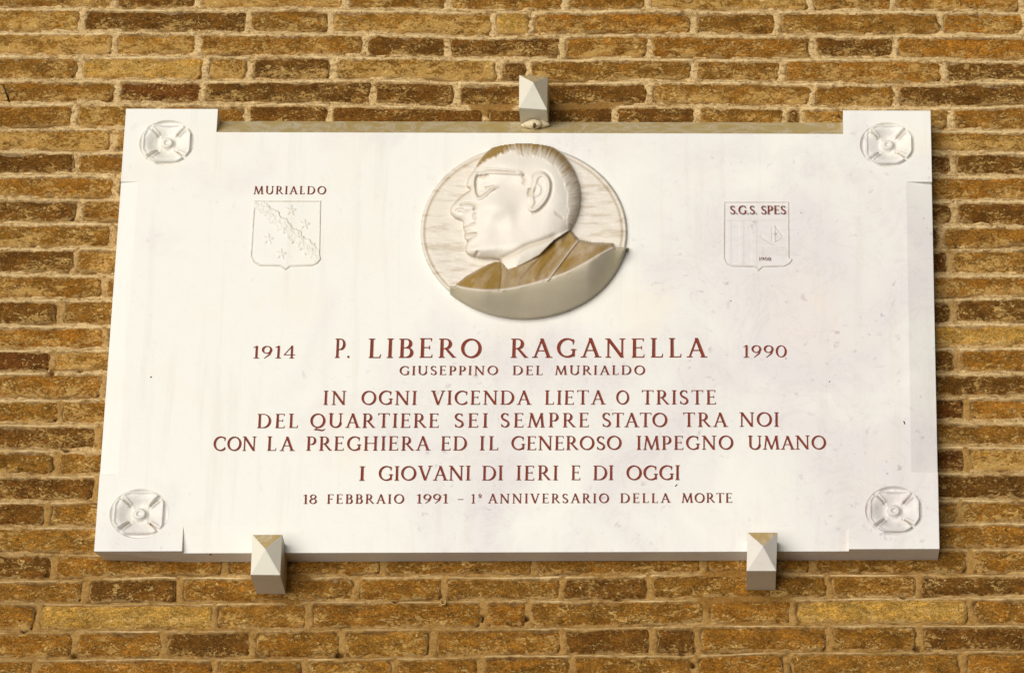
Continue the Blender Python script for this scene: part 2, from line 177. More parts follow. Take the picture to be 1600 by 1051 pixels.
def brick_material():
    m, t, b = newmat('fired_brick', .92, .15)
    N = NT(t)
    oi = N.n('ShaderNodeObjectInfo')
    col = oi.outputs['Color']; amt = oi.outputs['Alpha']
    p = N.pos((1, 1, 1.9))
    big = N.noise(p, 26, 4, .6, .3)
    mid = N.noise(p, 150, 5, .7, .8)
    fine = N.noise(N.pos(), 520, 4, .7)
    c = N.mix(1.0, col, N.ramp(big, [(.25, .52), (.5, 1.0), (.75, 1.6)]), 'MULTIPLY')
    c = N.mix(1.0, c, N.ramp(mid, [(.30, .48), (.5, 1.0), (.70, 1.75)]), 'MULTIPLY')
    c = N.mix(.8, c, N.ramp(fine, [(.32, .36), (.5, 1.0), (.68, 1.9)]), 'MULTIPLY')
    # lime smears: pale squiggles, denser low on each brick
    sm = N.noise(N.pos((.8, 1, 1.3)), 105, 4, .66, 1.6)
    patch = N.noise(N.pos((1, 1, 2.0)), 20, 4, .6)
    v = N.attr('low')
    th = N.math('ADD', N.math('MULTIPLY', v, .13), N.math('MULTIPLY', amt, .26))
    th = N.math('ADD', th, N.math('MULTIPLY', N.math('SUBTRACT', patch, .5), .75))
    s1 = N.math('ADD', sm, th)
    mask = N.ramp(s1, [(.66, 0.0), (.74, .55), (.95, .9)])
    lime = N.mix(fine, (.46, .225, .038), (1.0, .67, .24))
    c = N.mix(N.math('MULTIPLY', mask, .85), c, lime)
    # mortar drawn over the arrises
    eg = N.math('ADD', N.math('MULTIPLY', N.attr('edge'), .42), N.noise(N.pos((.7, 1, 1)), 60, 5, .65, 1.0))
    em = N.ramp(eg, [(.74, 0.0), (.84, .9)])
    c = N.mix(N.math('MULTIPLY', em, .8), c, N.mix(fine, (.32, .17, .04), (.80, .56, .24)))
    # bright sandy grains
    gs = N.ramp(N.noise(N.pos((.8, 1, 1.3)), 190, 4, .62, .8), [(.585, 0.0), (.66, .85)])
    gs = N.math('MULTIPLY', gs, N.ramp(patch, [(.38, .10), (.62, 1.0)]))
    c = N.mix(gs, c, (.98, .68, .25))
    # dark pits
    pit = N.ramp(N.noise(N.pos((1, 1, 1.8)), 120, 4, .65, 1.2), [(.29, 1.0), (.35, 0.0)])
    c = N.mix(N.math('MULTIPLY', pit, .8), c, (.045, .016, .003))
    N.l(c, b.inputs['Base Color'])
    h = N.math('ADD', N.math('MULTIPLY', mid, .6), N.math('MULTIPLY', fine, .4))
    h = N.math('ADD', h, N.math('MULTIPLY', mask, .3))
    h = N.math('SUBTRACT', h, N.math('MULTIPLY', pit, .6))
    N.l(N.bump(h, .006, 1.0), b.inputs['Normal'])
    return m

def mortar_material():
    m, t, b = newmat('lime_mortar', .95, .1)
    N = NT(t)
    g = N.n('ShaderNodeNewGeometry'); sp = N.n('ShaderNodeSeparateXYZ'); N.l(g.outputs['Position'], sp.inputs[0])
    mid = N.noise(N.pos((1, 1, 1.5)), 90, 5, .65, .5)
    big = N.noise(N.pos((1, 1, 2.5)), 9, 3, .5)
    fine = N.noise(N.pos(), 600, 3, .7)
    c = N.mix(mid, (.30, .155, .036), (.96, .72, .37))
    c = N.mix(N.ramp(mid, [(.32, .95), (.46, 0.0)]), c, (.25, .14, .042))
    c = N.mix(N.ramp(N.noise(N.pos((1, 1, 1.2)), 210, 3, .6), [(.34, .85), (.43, 0.0)]), c, (.16, .080, .018))
    c = N.mix(N.ramp(N.noise(N.pos((.6, 1, 1.4)), 48, 5, .7, 1.0), [(.57, 0.0), (.65, .6)]), c, N.mix(mid, (.16, .068, .010), (.42, .20, .04)))
    # older, browner pointing in patches, mostly in the lower courses
    hj = N.attr('head')
    old = N.math('ADD', N.math('ADD', N.math('MULTIPLY', sp.outputs[2], -1.5), N.math('MULTIPLY', big, 1.6)), N.math('MULTIPLY', hj, .62))
    c = N.mix(N.math('MULTIPLY', N.ramp(N.math('MULTIPLY', old, .5), [(.36, 0.0), (.86, 1.0)]), .85), c, N.mix(mid, (.17, .075, .013), (.48, .265, .065)))
    c = N.mix(N.math('MULTIPLY', N.attr('fixing'), .9), c, N.mix(mid, (.16, .075, .012), (.34, .165, .035)))
    c = N.mix(.8, c, N.ramp(fine, [(.32, .5), (.5, 1.0), (.68, 1.45)]), 'MULTIPLY')
    lip = N.attr('lip')
    c = N.mix(N.math('MULTIPLY', lip, .75), c, (.95, .74, .40))
    N.l(c, b.inputs['Base Color'])
    N.l(N.bump(N.math('ADD', mid, N.math('MULTIPLY', fine, .5)), .003, .9), b.inputs['Normal'])
    return m

def marble_material(name='white_marble', base=(.775, .762, .705), grime_shade_col=(.36, .215, .046), vein=1.0, arris=0.0, veined=True):
    m, t, b = newmat(name, .42, .35)
    N = NT(t)
    p = N.pos()
    g = N.n('ShaderNodeNewGeometry'); sp = N.n('ShaderNodeSeparateXYZ'); N.l(g.outputs['Position'], sp.inputs[0])
    cloud = N.noise(p, 3.2, 4, .55, .6)
    veins = N.noise(p, 11, 6, .62, 1.8)
    speck = N.noise(p, 75, 3, .5, .4)
    side = N.math('ADD', cloud, N.math('MULTIPLY', sp.outputs[0], .16))
    side = N.math('SUBTRACT', side, N.math('MULTIPLY', sp.outputs[2], .10))
    area = N.ramp(side, [(.44, 0.0), (.66, 1.0)])
    c = N.mix(N.math('MULTIPLY', area, .85 * vein), base, (.665, .625, .625))
    v1 = N.ramp(veins, [(.465, 0.0), (.5, 1.0), (.535, 0.0)])
    c = N.mix(N.math('MULTIPLY', N.math('MULTIPLY', v1, N.math('ADD', area, .12)), .20 * vein), c, (.52, .47, .46))
    s1 = N.ramp(speck, [(.61, 0.0), (.72, 1.0)])
    c = N.mix(N.math('MULTIPLY', N.math('MULTIPLY', s1, N.ramp(veins, [(.48, 0.0), (.6, 1.0)])), N.math('MULTIPLY', N.math('ADD', area, .15), .8 * vein)), c, (.42, .36, .40))
    warm = N.ramp(N.noise(p, 6.5, 3, .5), [(.55, 0.0), (.75, 1.0)])
    c = N.mix(N.math('MULTIPLY', warm, .42), c, (.80, .69, .58))
    # faint rain streaks and small warm stains
    st = N.noise(N.pos((1, 1, .07)), 34, 4, .6)
    c = N.mix(N.math('MULTIPLY', N.ramp(st, [(.54, 0.0), (.70, 1.0)]), .16 * vein), c, (.52, .45, .36))
    sp2 = N.ramp(N.noise(p, 19, 5, .7, 1.2), [(.66, 0.0), (.74, 1.0)])
    c = N.mix(N.math('MULTIPLY', sp2, .25 * vein), c, (.60, .50, .42))
    # brown film of stain and painted shade, set per piece by an attribute
    gr = N.attr('grime_shade')
    gn = N.noise(N.pos((1, 1, 1)), 14, 5, .6, 2.5)
    gm = gr if not veined else N.math('MULTIPLY', gr, N.ramp(gn, [(.34, 1.0), (.52, .88), (.56, .55), (.60, .92), (.66, .66), (.72, .9)]))
    c = N.mix(gm, c, N.mix(N.noise(p, 60, 4, .6), tuple(x * .86 for x in grime_shade_col), tuple(x * 1.12 for x in grime_shade_col)))
    N.l(c, b.inputs['Base Color'])
    nb = None
    if arris:
        bn = N.n('ShaderNodeBevel'); bn.samples = 4; bn.inputs['Radius'].default_value = arris; nb = bn.outputs[0]
    N.l(N.bump(N.math('ADD', N.math('MULTIPLY', N.noise(p, 260, 4, .6), .5), N.noise(p, 40, 3, .5)), .0006, .5, nb), b.inputs['Normal'])
    return m

def plain(name, col, rough=.7, var=.2, scale=120, metallic=0.0):
    m, t, b = newmat(name, rough, .3)
    N = NT(t)
    f = N.noise(N.pos(), scale, 4, .6)
    c = N.mix(f, tuple(x * (1 - var) for x in col), tuple(min(1, x * (1 + var)) for x in col))
    N.l(c, b.inputs['Base Color']); b.inputs['Metallic'].default_value = metallic
    return m

M_BRICK = brick_material()
M_MORT = mortar_material()
M_MARB = marble_material(grime_shade_col=(.36, .25, .12))
M_MED = marble_material('cream_marble', (.755, .700, .615), (.285, .170, .040), .5, veined=False)
M_CUT_SHADE = marble_material('cream_marble_shaded', (.47, .42, .30), (.42, .34, .20), .4)  # darker copy of the cream marble, underside shade put into its colour
M_SLAB = marble_material('white_marble_slab', grime_shade_col=(.42, .30, .085), arris=.0016)
M_CLAMP = marble_material('weathered_marble', (.775, .735, .62), (.42, .27, .065), .6, .0022)
M_INK = plain('dark_red_letter_paint', (.205, .036, .018), .8, .6, 260)
M_IRON = plain('blackened_iron', (.03, .02, .012), .5, .3, 300, .6)
M_BRASS = plain('tarnished_tube', (.45, .30, .10), .45, .2, 300, .5)
M_PLAST = plain('pale_plaster', (.70, .60, .40), .9, .25, 200)

# ---------------------------------------------------------------- brick wall
XG = np.arange(-1.2, 1.2001, .1)
JZ = {int(k): np.array(v) for k, v in DATA['JZ'].items()}
KMIN, KMAX = min(JZ), max(JZ)
C = DATA['corner']
def inside_plaque(x0, x1, z0, z1):
    return x0 > -.688 and x1 < .686 and z0 > -.41 and z1 < .385

def joint_z(k, x):
    x = np.asarray(x, float)
    return np.interp(x, XG, JZ[k]) + .0011 * fbm(x * 14, x * 0 + k * 9.3, 3, 3)

def joint_half(k):
    return .0039 if k < 19 else (.0034 if k < 24 else .0028)

TONE = dict(d=(.140, .056, .007), m=(.235, .100, .012), l=(.29, .130, .017), y=(.46, .245, .044), o=(.275, .112, .012), r=(.125, .042, .006))
SMEAR = dict(d=.16, m=.34, l=.62, y=.50, o=.36, r=.18)
wall = tag(empty('brick_wall'), 'old ochre and brown brick wall with pale lime joints behind the marble plaque', 'wall')

def make_brick(k, x0, x1, tone, idx):
    L = x1 - x0
    nx = max(6, int(L / .0042)); nz = 11
    rs = np.random.RandomState(idx * 7 + 3)
    hw = .0028 + .0026 * rs.rand(); hw2 = .0028 + .0026 * rs.rand()
    a = x0 + hw; b = x1 - hw2
    u = np.linspace(0, 1, nx + 1); v = np.linspace(0, 1, nz + 1)
    # cosine-ish spacing puts rows near the arrises
    v = v + .0 * v
    Uu, Vv = np.meshgrid(u, v)
    X = a + (b - a) * Uu
    zt = joint_z(k - 1, X) - joint_half(k - 1); zb = joint_z(k, X) + joint_half(k)
    Zc = zb + (zt - zb) * Vv
    sd = idx * 13 % 997
    # ragged outline
    edge_v = np.minimum(Vv, 1 - Vv) * (zt - zb); edge_u = np.minimum(Uu, 1 - Uu) * (b - a)
    pull = np.exp(-edge_v / .005)
    Zc = Zc + pull * np.where(Vv > .5, 1, -1) * (.0046 * fbm(X * 34, Vv * 2 + sd, sd, 4, .65) - .0002)
    pu = np.exp(-edge_u / .007)
    X = X + pu * np.where(Uu > .5, 1, -1) * (.0060 * fbm(Zc * 50, Uu * 2 + sd, sd + 5, 3) - .0005)
    # rounded corners pulled in
    cr = .004 + .008 * rs.rand()
    du = np.clip(1 - edge_u / cr, 0, 1); dv = np.clip(1 - edge_v / cr, 0, 1)
    sh = (du * dv) * .0045
    Zc = Zc - np.where(Vv > .5, 1, -1) * sh; X = X - np.where(Uu > .5, 1, -1) * sh
    e = np.minimum(edge_u, edge_v)
    rnd = np.clip(1 - e / .0038, 0, 1)
    tilt = (rs.rand(2) - .5)
    proud = -.0062 + .0022 * (rs.rand() - .5)
    Y = proud + tilt[0] * .002 * (Uu - .5) + tilt[1] * .0022 * (Vv - .5)
    Y = Y + .0011 * fbm(X * 45 + sd, Zc * 70, sd, 4, .6) + .0016 * np.maximum(0, fbm(X * 22 + sd, Zc * 50, sd + 9, 3)) 
    Y = Y + .0050 * rnd ** 2
    # chips
    for c in range(rs.randint(1, 7)):
        cx = x0 + L * rs.rand(); cz = (zb if rs.rand() < .7 else zt).mean()
        d = ((X - cx) / (.006 + .02 * rs.rand())) ** 2 + ((Zc - cz) / (.004 + .004 * rs.rand())) ** 2
        Y = Y + .009 * np.exp(-d ** 1.5)
    # skirt going back into the wall
    P = np.stack([X, Y, Zc], -1)
    nzv, nxv = P.shape[:2]
    idg = np.arange(nzv * nxv).reshape(nzv, nxv)
    F = np.stack([idg[:-1, :-1], idg[:-1, 1:], idg[1:, 1:], idg[1:, :-1]], -1).reshape(-1, 4)
    ring = np.concatenate([idg[0, :-1], idg[:-1, -1], idg[-1, :0:-1], idg[:0:-1, 0]])
    Pf = P.reshape(-1, 3); low = 1 - Vv.ravel()
    back = Pf[ring].copy(); back[:, 1] = .014
    n0 = len(Pf); V = np.concatenate([Pf, back]); lowa = np.concatenate([low, low[ring]])
    edg = np.exp(-e / .006).ravel(); edg = np.concatenate([edg, edg[ring]])
    i = np.arange(len(ring)); j = (i + 1) % len(ring)
    F2 = np.stack([ring[i], n0 + i, n0 + j, ring[j]], -1)
    me = mesh_from('brick', V, np.concatenate([F, F2]), M_BRICK, True, {'low': lowa, 'edge': edg})
    o = obj('brick', me, wall)
    t = TONE[tone]; f = 1.0 + .2 * rs.rand(); hshift = (rs.rand() - .5) * .10
    o.color = (t[0] * f * (1 + hshift * .5), t[1] * f, t[2] * f * (1 - hshift), max(0, (SMEAR[tone] + .30 * (rs.rand() - .45)) * (1 if k < 22 else .55)))
    return o

n = 0
JOINTS = []
for k, js, tones in DATA['courses']:
    JOINTS.append((k, js))
    if k - 1 not in JZ or k not in JZ: continue
    for a, b, t in zip(js[:-1], js[1:], tones):
        zz = joint_z(k, np.array([a, b])); zt = joint_z(k - 1, np.array([a, b]))
        if inside_plaque(a, b, zz.min(), zt.max()): continue
        make_brick(k, a, b, ' dmlyor'[t], n); n += 1

def build_mortar():
    x0, x1 = -1.02, 1.02
    dx, dz = .0032, .0018
    zt = JZ[KMIN].max() ; zb = JZ[KMAX].min()
    xs = np.arange(x0, x1, dx); zs = np.arange(zb, zt, dz)
    X, Zz = np.meshgrid(xs, zs)
    ks = sorted(JZ)
    jx = {k: joint_z(k, xs) for k in ks}
    dist = np.full(X.shape, .03); ab = np.zeros(X.shape)      # distance outside nearest joint band; signed place in it
    row = np.zeros(X.shape, int) + KMIN; hd = np.zeros(X.shape)
    for k in ks:
        d = Zz - jx[k][None, :]
        row = np.where(d < 0, k + 1, row)
        h = joint_half(k)
        q = np.abs(d) - h
        ab = np.where(q < dist, d / h, ab); dist = np.minimum(dist, q)
    for k, js in JOINTS:
        for j in js:
            i0, i1 = np.searchsorted(xs, [j - .035, j + .035])
            if i1 - i0 < 2: continue
            w_ = (slice(None), slice(i0, i1))
            q = np.abs(X[w_] - j - .005 * fbm(Zz[w_] * 30, Zz[w_] * 0 + j * 50, 91, 3)) - .0046
            q = np.where(row[w_] == k, q, .03)
            ab[w_] = np.where(q < dist[w_], .3, ab[w_]); hd[w_] = np.where(q < dist[w_], 1., hd[w_])
            dist[w_] = np.minimum(dist[w_], q)
    rag = .0052 * fbm(X * 38, Zz * 75, 41, 4, .7) - .0016
    q = dist + rag
    inn = np.clip(q / .0045, 0, 1)
    Y = -.0050 + .0030 * fbm(X * 30, Zz * 70, 51, 4, .6) + .0012 * fbm(X * 160, Zz * 220, 61, 2)
    Y = Y + .0026 * np.clip(ab, -1, 1)               # struck joint: back at the top, out at the foot
    gap = np.clip(fbm(X * 13, Zz * 30, 105, 4, .6) * 2.6 - .25, 0, 1)   # eroded pockets under the bricks
    Y = Y + .011 * gap * np.exp(-((ab - 1.05) / .55) ** 2)
    over = fbm(X * 10, Zz * 26, 71, 3)                # here and there smeared over the brick edge
    Y = Y - .0045 * np.clip(over, 0, 1) 
    Y = Y * (1 - inn) + .0075 * inn
    for px, pz in DATA['pits']:
        ex = random.uniform(.0035, .006); ez = random.uniform(.0035, .0055)
        d = ((X - px) / ex) ** 2 + ((Zz - pz) / ez) ** 2
        Y = Y + .030 * np.exp(-d ** 2)
    fx = np.zeros(X.shape)
    for px, pz, ax, az in DATA['fixings']:
        d = ((X - px) / ax) ** 2 + ((Zz - pz) / az) ** 2 + .5 * fbm(X * 25, Zz * 35, 97, 3)
        fx = np.maximum(fx, ss(1.05, .75, d))
    Y = Y * (1 - fx * (1 - inn)) + (-.0056 + .0006 * fbm(X * 80, Zz * 90, 99, 3)) * fx * (1 - inn)
    lip = (1 - fx) * np.exp(-((ab + .85) / .35) ** 2) * np.clip(1 - q / .002, 0, 1) * np.clip(.45 + 1.1 * fbm(X * 18, Zz * 20, 83, 3), 0, 1)
    idg = np.arange(X.size).reshape(X.shape)
    F = np.stack([idg[:-1, :-1], idg[:-1, 1:], idg[1:, 1:], idg[1:, :-1]], -1).reshape(-1, 4)
    cx = X[:-1, :-1].ravel(); cz = Zz[:-1, :-1].ravel()
    keep = ~((np.abs(cx) < .675) & (cz > -.395) & (cz < .375))
    F = F[keep]
    used = np.unique(F); remap = np.full(X.size, -1); remap[used] = np.arange(len(used))
    V = np.stack([X.ravel(), Y.ravel(), Zz.ravel()], -1)[used]
    me = mesh_from('mortar', V, remap[F], M_MORT, True, {'lip': lip.ravel()[used], 'head': hd.ravel()[used], 'fixing': fx.ravel()[used]})
    obj('mortar', me, wall)
    # rough masonry core closing the wall behind plaque and pits
    bx = bmesh.new()
    bmesh.ops.create_cube(bx, size=1)
    for v in bx.verts:
        v.co = Vector((v.co.x * 2.04, .015 + (v.co.y + .5) * .25, zb + (v.co.z + .5) * (zt - zb)))
    me = bpy.data.meshes.new('wall_core'); bx.to_mesh(me); bx.free(); me.materials.append(M_MORT)
    obj('wall_core', me, wall)
build_mortar()

# ---------------------------------------------------------------- marble plaque
T = .058; BK = -.007
plaque = tag(empty('marble_plaque', (0, 0, 0)), 'white marble memorial plaque with carved portrait and dark red lettering on brick wall', 'plaque')

def build_slab():
    B = DATA['block']
    bm = bmesh.new()
    def V(x, y, z): return bm.verts.new((x, y, z))
    def F(*v): return bm.faces.new(v)
    out = {k: Vector((C[k][0], C[k][1])) for k in C}
    inn = {k: Vector((B[k][0], B[k][1])) for k in B}
    order = ['tl', 'tr', 'br', 'bl']
    nxt = {'tl': 'tr', 'tr': 'br', 'br': 'bl', 'bl': 'tl'}
    ros = dict(zip(['tl', 'tr', 'bl', 'br'], DATA['ros']))
    # chamfer size (inset, depth) on each side: top, right, bottom, left
    cs = {'tl': (.0455, .046), 'tr': (.0440, .008), 'br': (.0440, .010), 'bl': (.030, .003)}
    # points per block: P outer corner, A end of block on the side before, E end on the side after, I inner corner
    pts = {}
    for k in order:
        O = out[k]; I = inn[k]
        prv = [q for q in order if nxt[q] == k][0]
        on = out[nxt[k]] - O; on.normalize(); op = out[prv] - O; op.normalize()
        Eo = O + on * (I - O).dot(on); Ao = O + op * (I - O).dot(op)
        pts[k] = (O, Ao, I, Eo)
    fv = {}
    for k in order:
        O, Ao, I, Eo = pts[k]
        fv[k] = [V(p.x, -T, p.y) for p in (O, Ao, I, Eo)]
        # ring from block outline to rosette ellipse
        (cx, cz), (rx, rz) = ros[k]
        n = 48
        poly = [O, Ao, I, Eo]
        outl = []
        for i in range(4):
            a = poly[i]; b = poly[(i + 1) % 4]
            outl.append((fv[k][i], a))
            for s in range(1, 12):
                p = a.lerp(b, s / 12); outl.append((None, p))
        # chamfer start vertices on the inner sides
        ov = []
        for vtx, p in outl:
            ov.append(vtx or V(p.x, -T, p.y))
        angs = [math.atan2(p.y - cz, p.x - cx) for _, p in outl]
        iv = [V(cx + rx * math.cos(t), -T, cz + rz * math.sin(t)) for t in angs]
        m = len(ov)
        for i in range(m):
            j = (i + 1) % m
            F(ov[i], ov[j], iv[j], iv[i])
        fv[k].append(ov)
    # chamfer bars between blocks
    fr = {}
    for k in order:
        q = nxt[k]
        _, _, _, E = pts[k]; _, A2, _, _ = pts[q]
        d = (A2 - E).normalized(); inw = Vector((d.y, -d.x))
        c, dep = cs[k]
        dirE = (pts[k][2] - E).normalized(); dirA = (pts[q][2] - A2).normalized()
        pE = E + dirE * c; pA = A2 + dirA * c
        a = V(pE.x, -T, pE.y); b = V(pA.x, -T, pA.y)
        a2 = V(E.x, -T + dep, E.y); b2 = V(A2.x, -T + dep, A2.y)
        fr[k] = (a, b, a2, b2)
        F(a2, a, b, b2)                       # chamfer
        F(fv[k][3], a, a2)                    # triangular ends of the blocks
        F(fv[q][1], b2, b)
        m = E - A2
        # edge below the chamfer
        e3 = V(E.x, BK, E.y); a3 = V(A2.x, BK, A2.y)
        F(a2, b2, a3, e3)
        F(fv[k][3], a2, e3); F(fv[q][1], a3, b2)
    # block sides
    for k in order:
        O, Ao, I, Eo = pts[k]
        o3 = V(O.x, BK, O.y); a3 = V(Ao.x, BK, Ao.y); e3 = V(Eo.x, BK, Eo.y)
        if k == 'bl':   # chipped back corner
            o3.co.x += .010; o3.co.z += .004
        F(fv[k][0], fv[k][1], a3, o3); F(fv[k][0], o3, e3, fv[k][3])
    # centre face strips: 3 x 3 grid without corners and chamfers
    vs = []
    tl, tr, br, bl = (pts[k][2] for k in order)
    # polygon round: top chamfer front edge, right, bottom, left, with the inner corners
    loop = []
    for k in order:
        a, b, _, _ = fr[k]; q = nxt[k]
        loop += [a, b, fv[q][2]]
    F(*loop)
    bmesh.ops.remove_doubles(bm, verts=bm.verts, dist=.00002)
    bmesh.ops.recalc_face_normals(bm, faces=bm.faces)
    bmesh.ops.triangulate(bm, faces=[f for f in bm.faces if len(f.verts) > 4])
    me = bpy.data.meshes.new('slab'); bm.to_mesh(me); bm.free()
    me.materials.append(M_SLAB)
    a = me.attributes.new('grime_shade', 'FLOAT', 'CORNER')
    for p in me.polygons:
        nn = p.normal
        g = 0.0
        if nn.z > .35 and p.center.z > .3: g = .93        # upper chamfer and top edge: settled dust plus their shade painted in
        for li in p.loop_indices: a.data[li].value = g
    o = obj('slab', me, plaque)
    return o
build_slab()

def seg_dist(PX, PY, pts, closed=False):
    """distance to a polyline and position along it (0..1)"""
    best = np.full(PX.shape, 1e9); tt = np.zeros(PX.shape)
    n = len(pts); rng = range(n if closed else n - 1)
    for i in rng:
        ax, ay = pts[i]; bx, by = pts[(i + 1) % n]
        dx, dy = bx - ax, by - ay; L = dx * dx + dy * dy + 1e-12
        t = np.clip(((PX - ax) * dx + (PY - ay) * dy) / L, 0, 1)
        d = np.hypot(PX - ax - t * dx, PY - ay - t * dy)
        tt = np.where(d < best, (i + t) / max(1, n - 1), tt); best = np.minimum(best, d)
    return best, tt

def in_poly(PX, PY, pts):
    ins = np.zeros(PX.shape, bool); n = len(pts)
    for i in range(n):
        ax, ay = pts[i]; bx, by = pts[(i + 1) % n]
        c = ((ay > PY) != (by > PY)) & (PX < (bx - ax) * (PY - ay) / (by - ay + 1e-12) + ax)
        ins ^= c
    return ins

def smooth_line(pts, n=6, closed=False):
    P = [np.array(p, float) for p in pts]; out = []
    m = len(P)
    for i in range(m if closed else m - 1):
        p0 = P[(i - 1) % m] if closed or i > 0 else P[0]
        p1 = P[i]; p2 = P[(i + 1) % m]
        p3 = P[(i + 2) % m] if closed or i + 2 < m else P[-1]
        for s in range(n):
            t = s / n
            out.append(tuple(.5 * ((2 * p1) + (-p0 + p2) * t + (2 * p0 - 5 * p1 + 4 * p2 - p3) * t * t + (-p0 + 3 * p1 - 3 * p2 + p3) * t ** 3)))
    if not closed: out.append(tuple(P[-1]))
    return out


def grid_faces(shape):
    idg = np.arange(shape[0] * shape[1]).reshape(shape)
    return np.stack([idg[:-1, :-1], idg[:-1, 1:], idg[1:, 1:], idg[1:, :-1]], -1).reshape(-1, 4)

def submesh(V, F, keep, attrs):
    F = F[keep]; used = np.unique(F); rm = np.full(len(V), -1); rm[used] = np.arange(len(used))
    return V[used], rm[F], {k: v[used] for k, v in attrs.items()}

# ---- rosettes, carved below the corner blocks
def build_rosette(c, r, rot, seed):
    nr, nt_ = 42, 120
    rr = np.linspace(0.0, 1.0, nr + 1)[1:]; th = np.arange(nt_) * 2 * np.pi / nt_
    R, TH = np.meshgrid(rr, th, indexing='ij')
    k = np.round((TH - rot) / (np.pi / 2)); a = TH - rot - k * np.pi / 2        # angle from petal axis
    kk = (k.astype(int)) % 4
    lim = .86 + .05 * np.sin(kk * 2.1 + seed)
    # petal outline: flat-ended fan
    tip = lim / np.maximum(np.cos(a), .7)
    tip = np.minimum(tip, .95)
    half = math.radians(43.5) 
    edge_t = tip - R
    edge_a = (half - np.abs(a)) * R + .25 * ss(.52, .36, R)
    e = np.minimum(edge_t, edge_a)
    petal = ss(-.015, .05, e)
    h = -.0046 * (1 - ss(.90, 1.0, R))                       # sunk field
    fan = -.0036 + .0052 * ss(.30, .80, R) - .0016 * np.cos(a * 2) + .0016 * np.sin(kk * 2.1 + seed) * ss(.4, .8, R)     # dished petal, lifting to its rolled lip
    lip = .0022 * np.exp(-((e - .05) / .045) ** 2)
    h = h * (1 - petal) + (fan + lip) * petal
    h = h - .0045 * np.exp(-((np.abs(a) - math.radians(45)) * R / .030) ** 2) * ss(.36, .48, R) * (1 - ss(.76, .88, R))
    boss = ss(.225, .175, R)
    h = h * (1 - ss(.31, .24, R)) + (-.0036) * ss(.31, .24, R)
    h = h * (1 - boss) + (.0004 - .0016 * ss(.11, .05, R)) * boss
    h = h + .00025 * fbm(R * np.cos(TH) * 9 + seed, R * np.sin(TH) * 9, seed, 3)
    h = h * (1 - ss(.985, 1.0, R)) 
    slot = np.exp(-((np.abs(a) - math.radians(45)) * R / .03) ** 2) * ss(.38, .50, R) * (1 - ss(.74, .88, R))
    gd = np.clip(.62 * slot + .26 * np.exp(-((R - .975) / .018) ** 2) + .16 * np.exp(-((e - .0) / .022) ** 2) + .34 * np.exp(-((R - .235) / .022) ** 2) + .26 * np.exp(-((R - .10) / .02) ** 2) + .10 * ss(.9, .8, R), 0, 1)  # slots and rims browned: recess shade painted in along with stain
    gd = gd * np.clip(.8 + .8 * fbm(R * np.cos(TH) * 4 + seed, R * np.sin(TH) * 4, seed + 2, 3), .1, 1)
    X = c[0] + r[0] * R * np.cos(TH); Zz = c[1] + r[1] * R * np.sin(TH)
    V = np.stack([X, -T - h * 1.45, Zz], -1).reshape(-1, 3)
    idg = np.arange(nr * nt_).reshape(nr, nt_)
    j = (np.arange(nt_) + 1) % nt_
    F = np.stack([idg[:-1, :], idg[1:, :], idg[1:, j], idg[:-1, j]], -1).reshape(-1, 4)
    # centre cap
    V = np.concatenate([V, [[c[0], -T + .0017, c[1]]]])
    cap = [(len(V) - 1, idg[0, i], idg[0, (i + 1) % nt_]) for i in range(nt_)]
    faces = [tuple(f) for f in F.tolist()] + cap
    me = mesh_from('rosette', V, faces, M_MARB, True, {'grime_shade': np.append(gd.ravel(), 0)})
    return obj('rosette', me, plaque)
for i, (c, r) in enumerate(DATA['ros']):
    build_rosette(c, r, 0.0, 3 + i * 4)

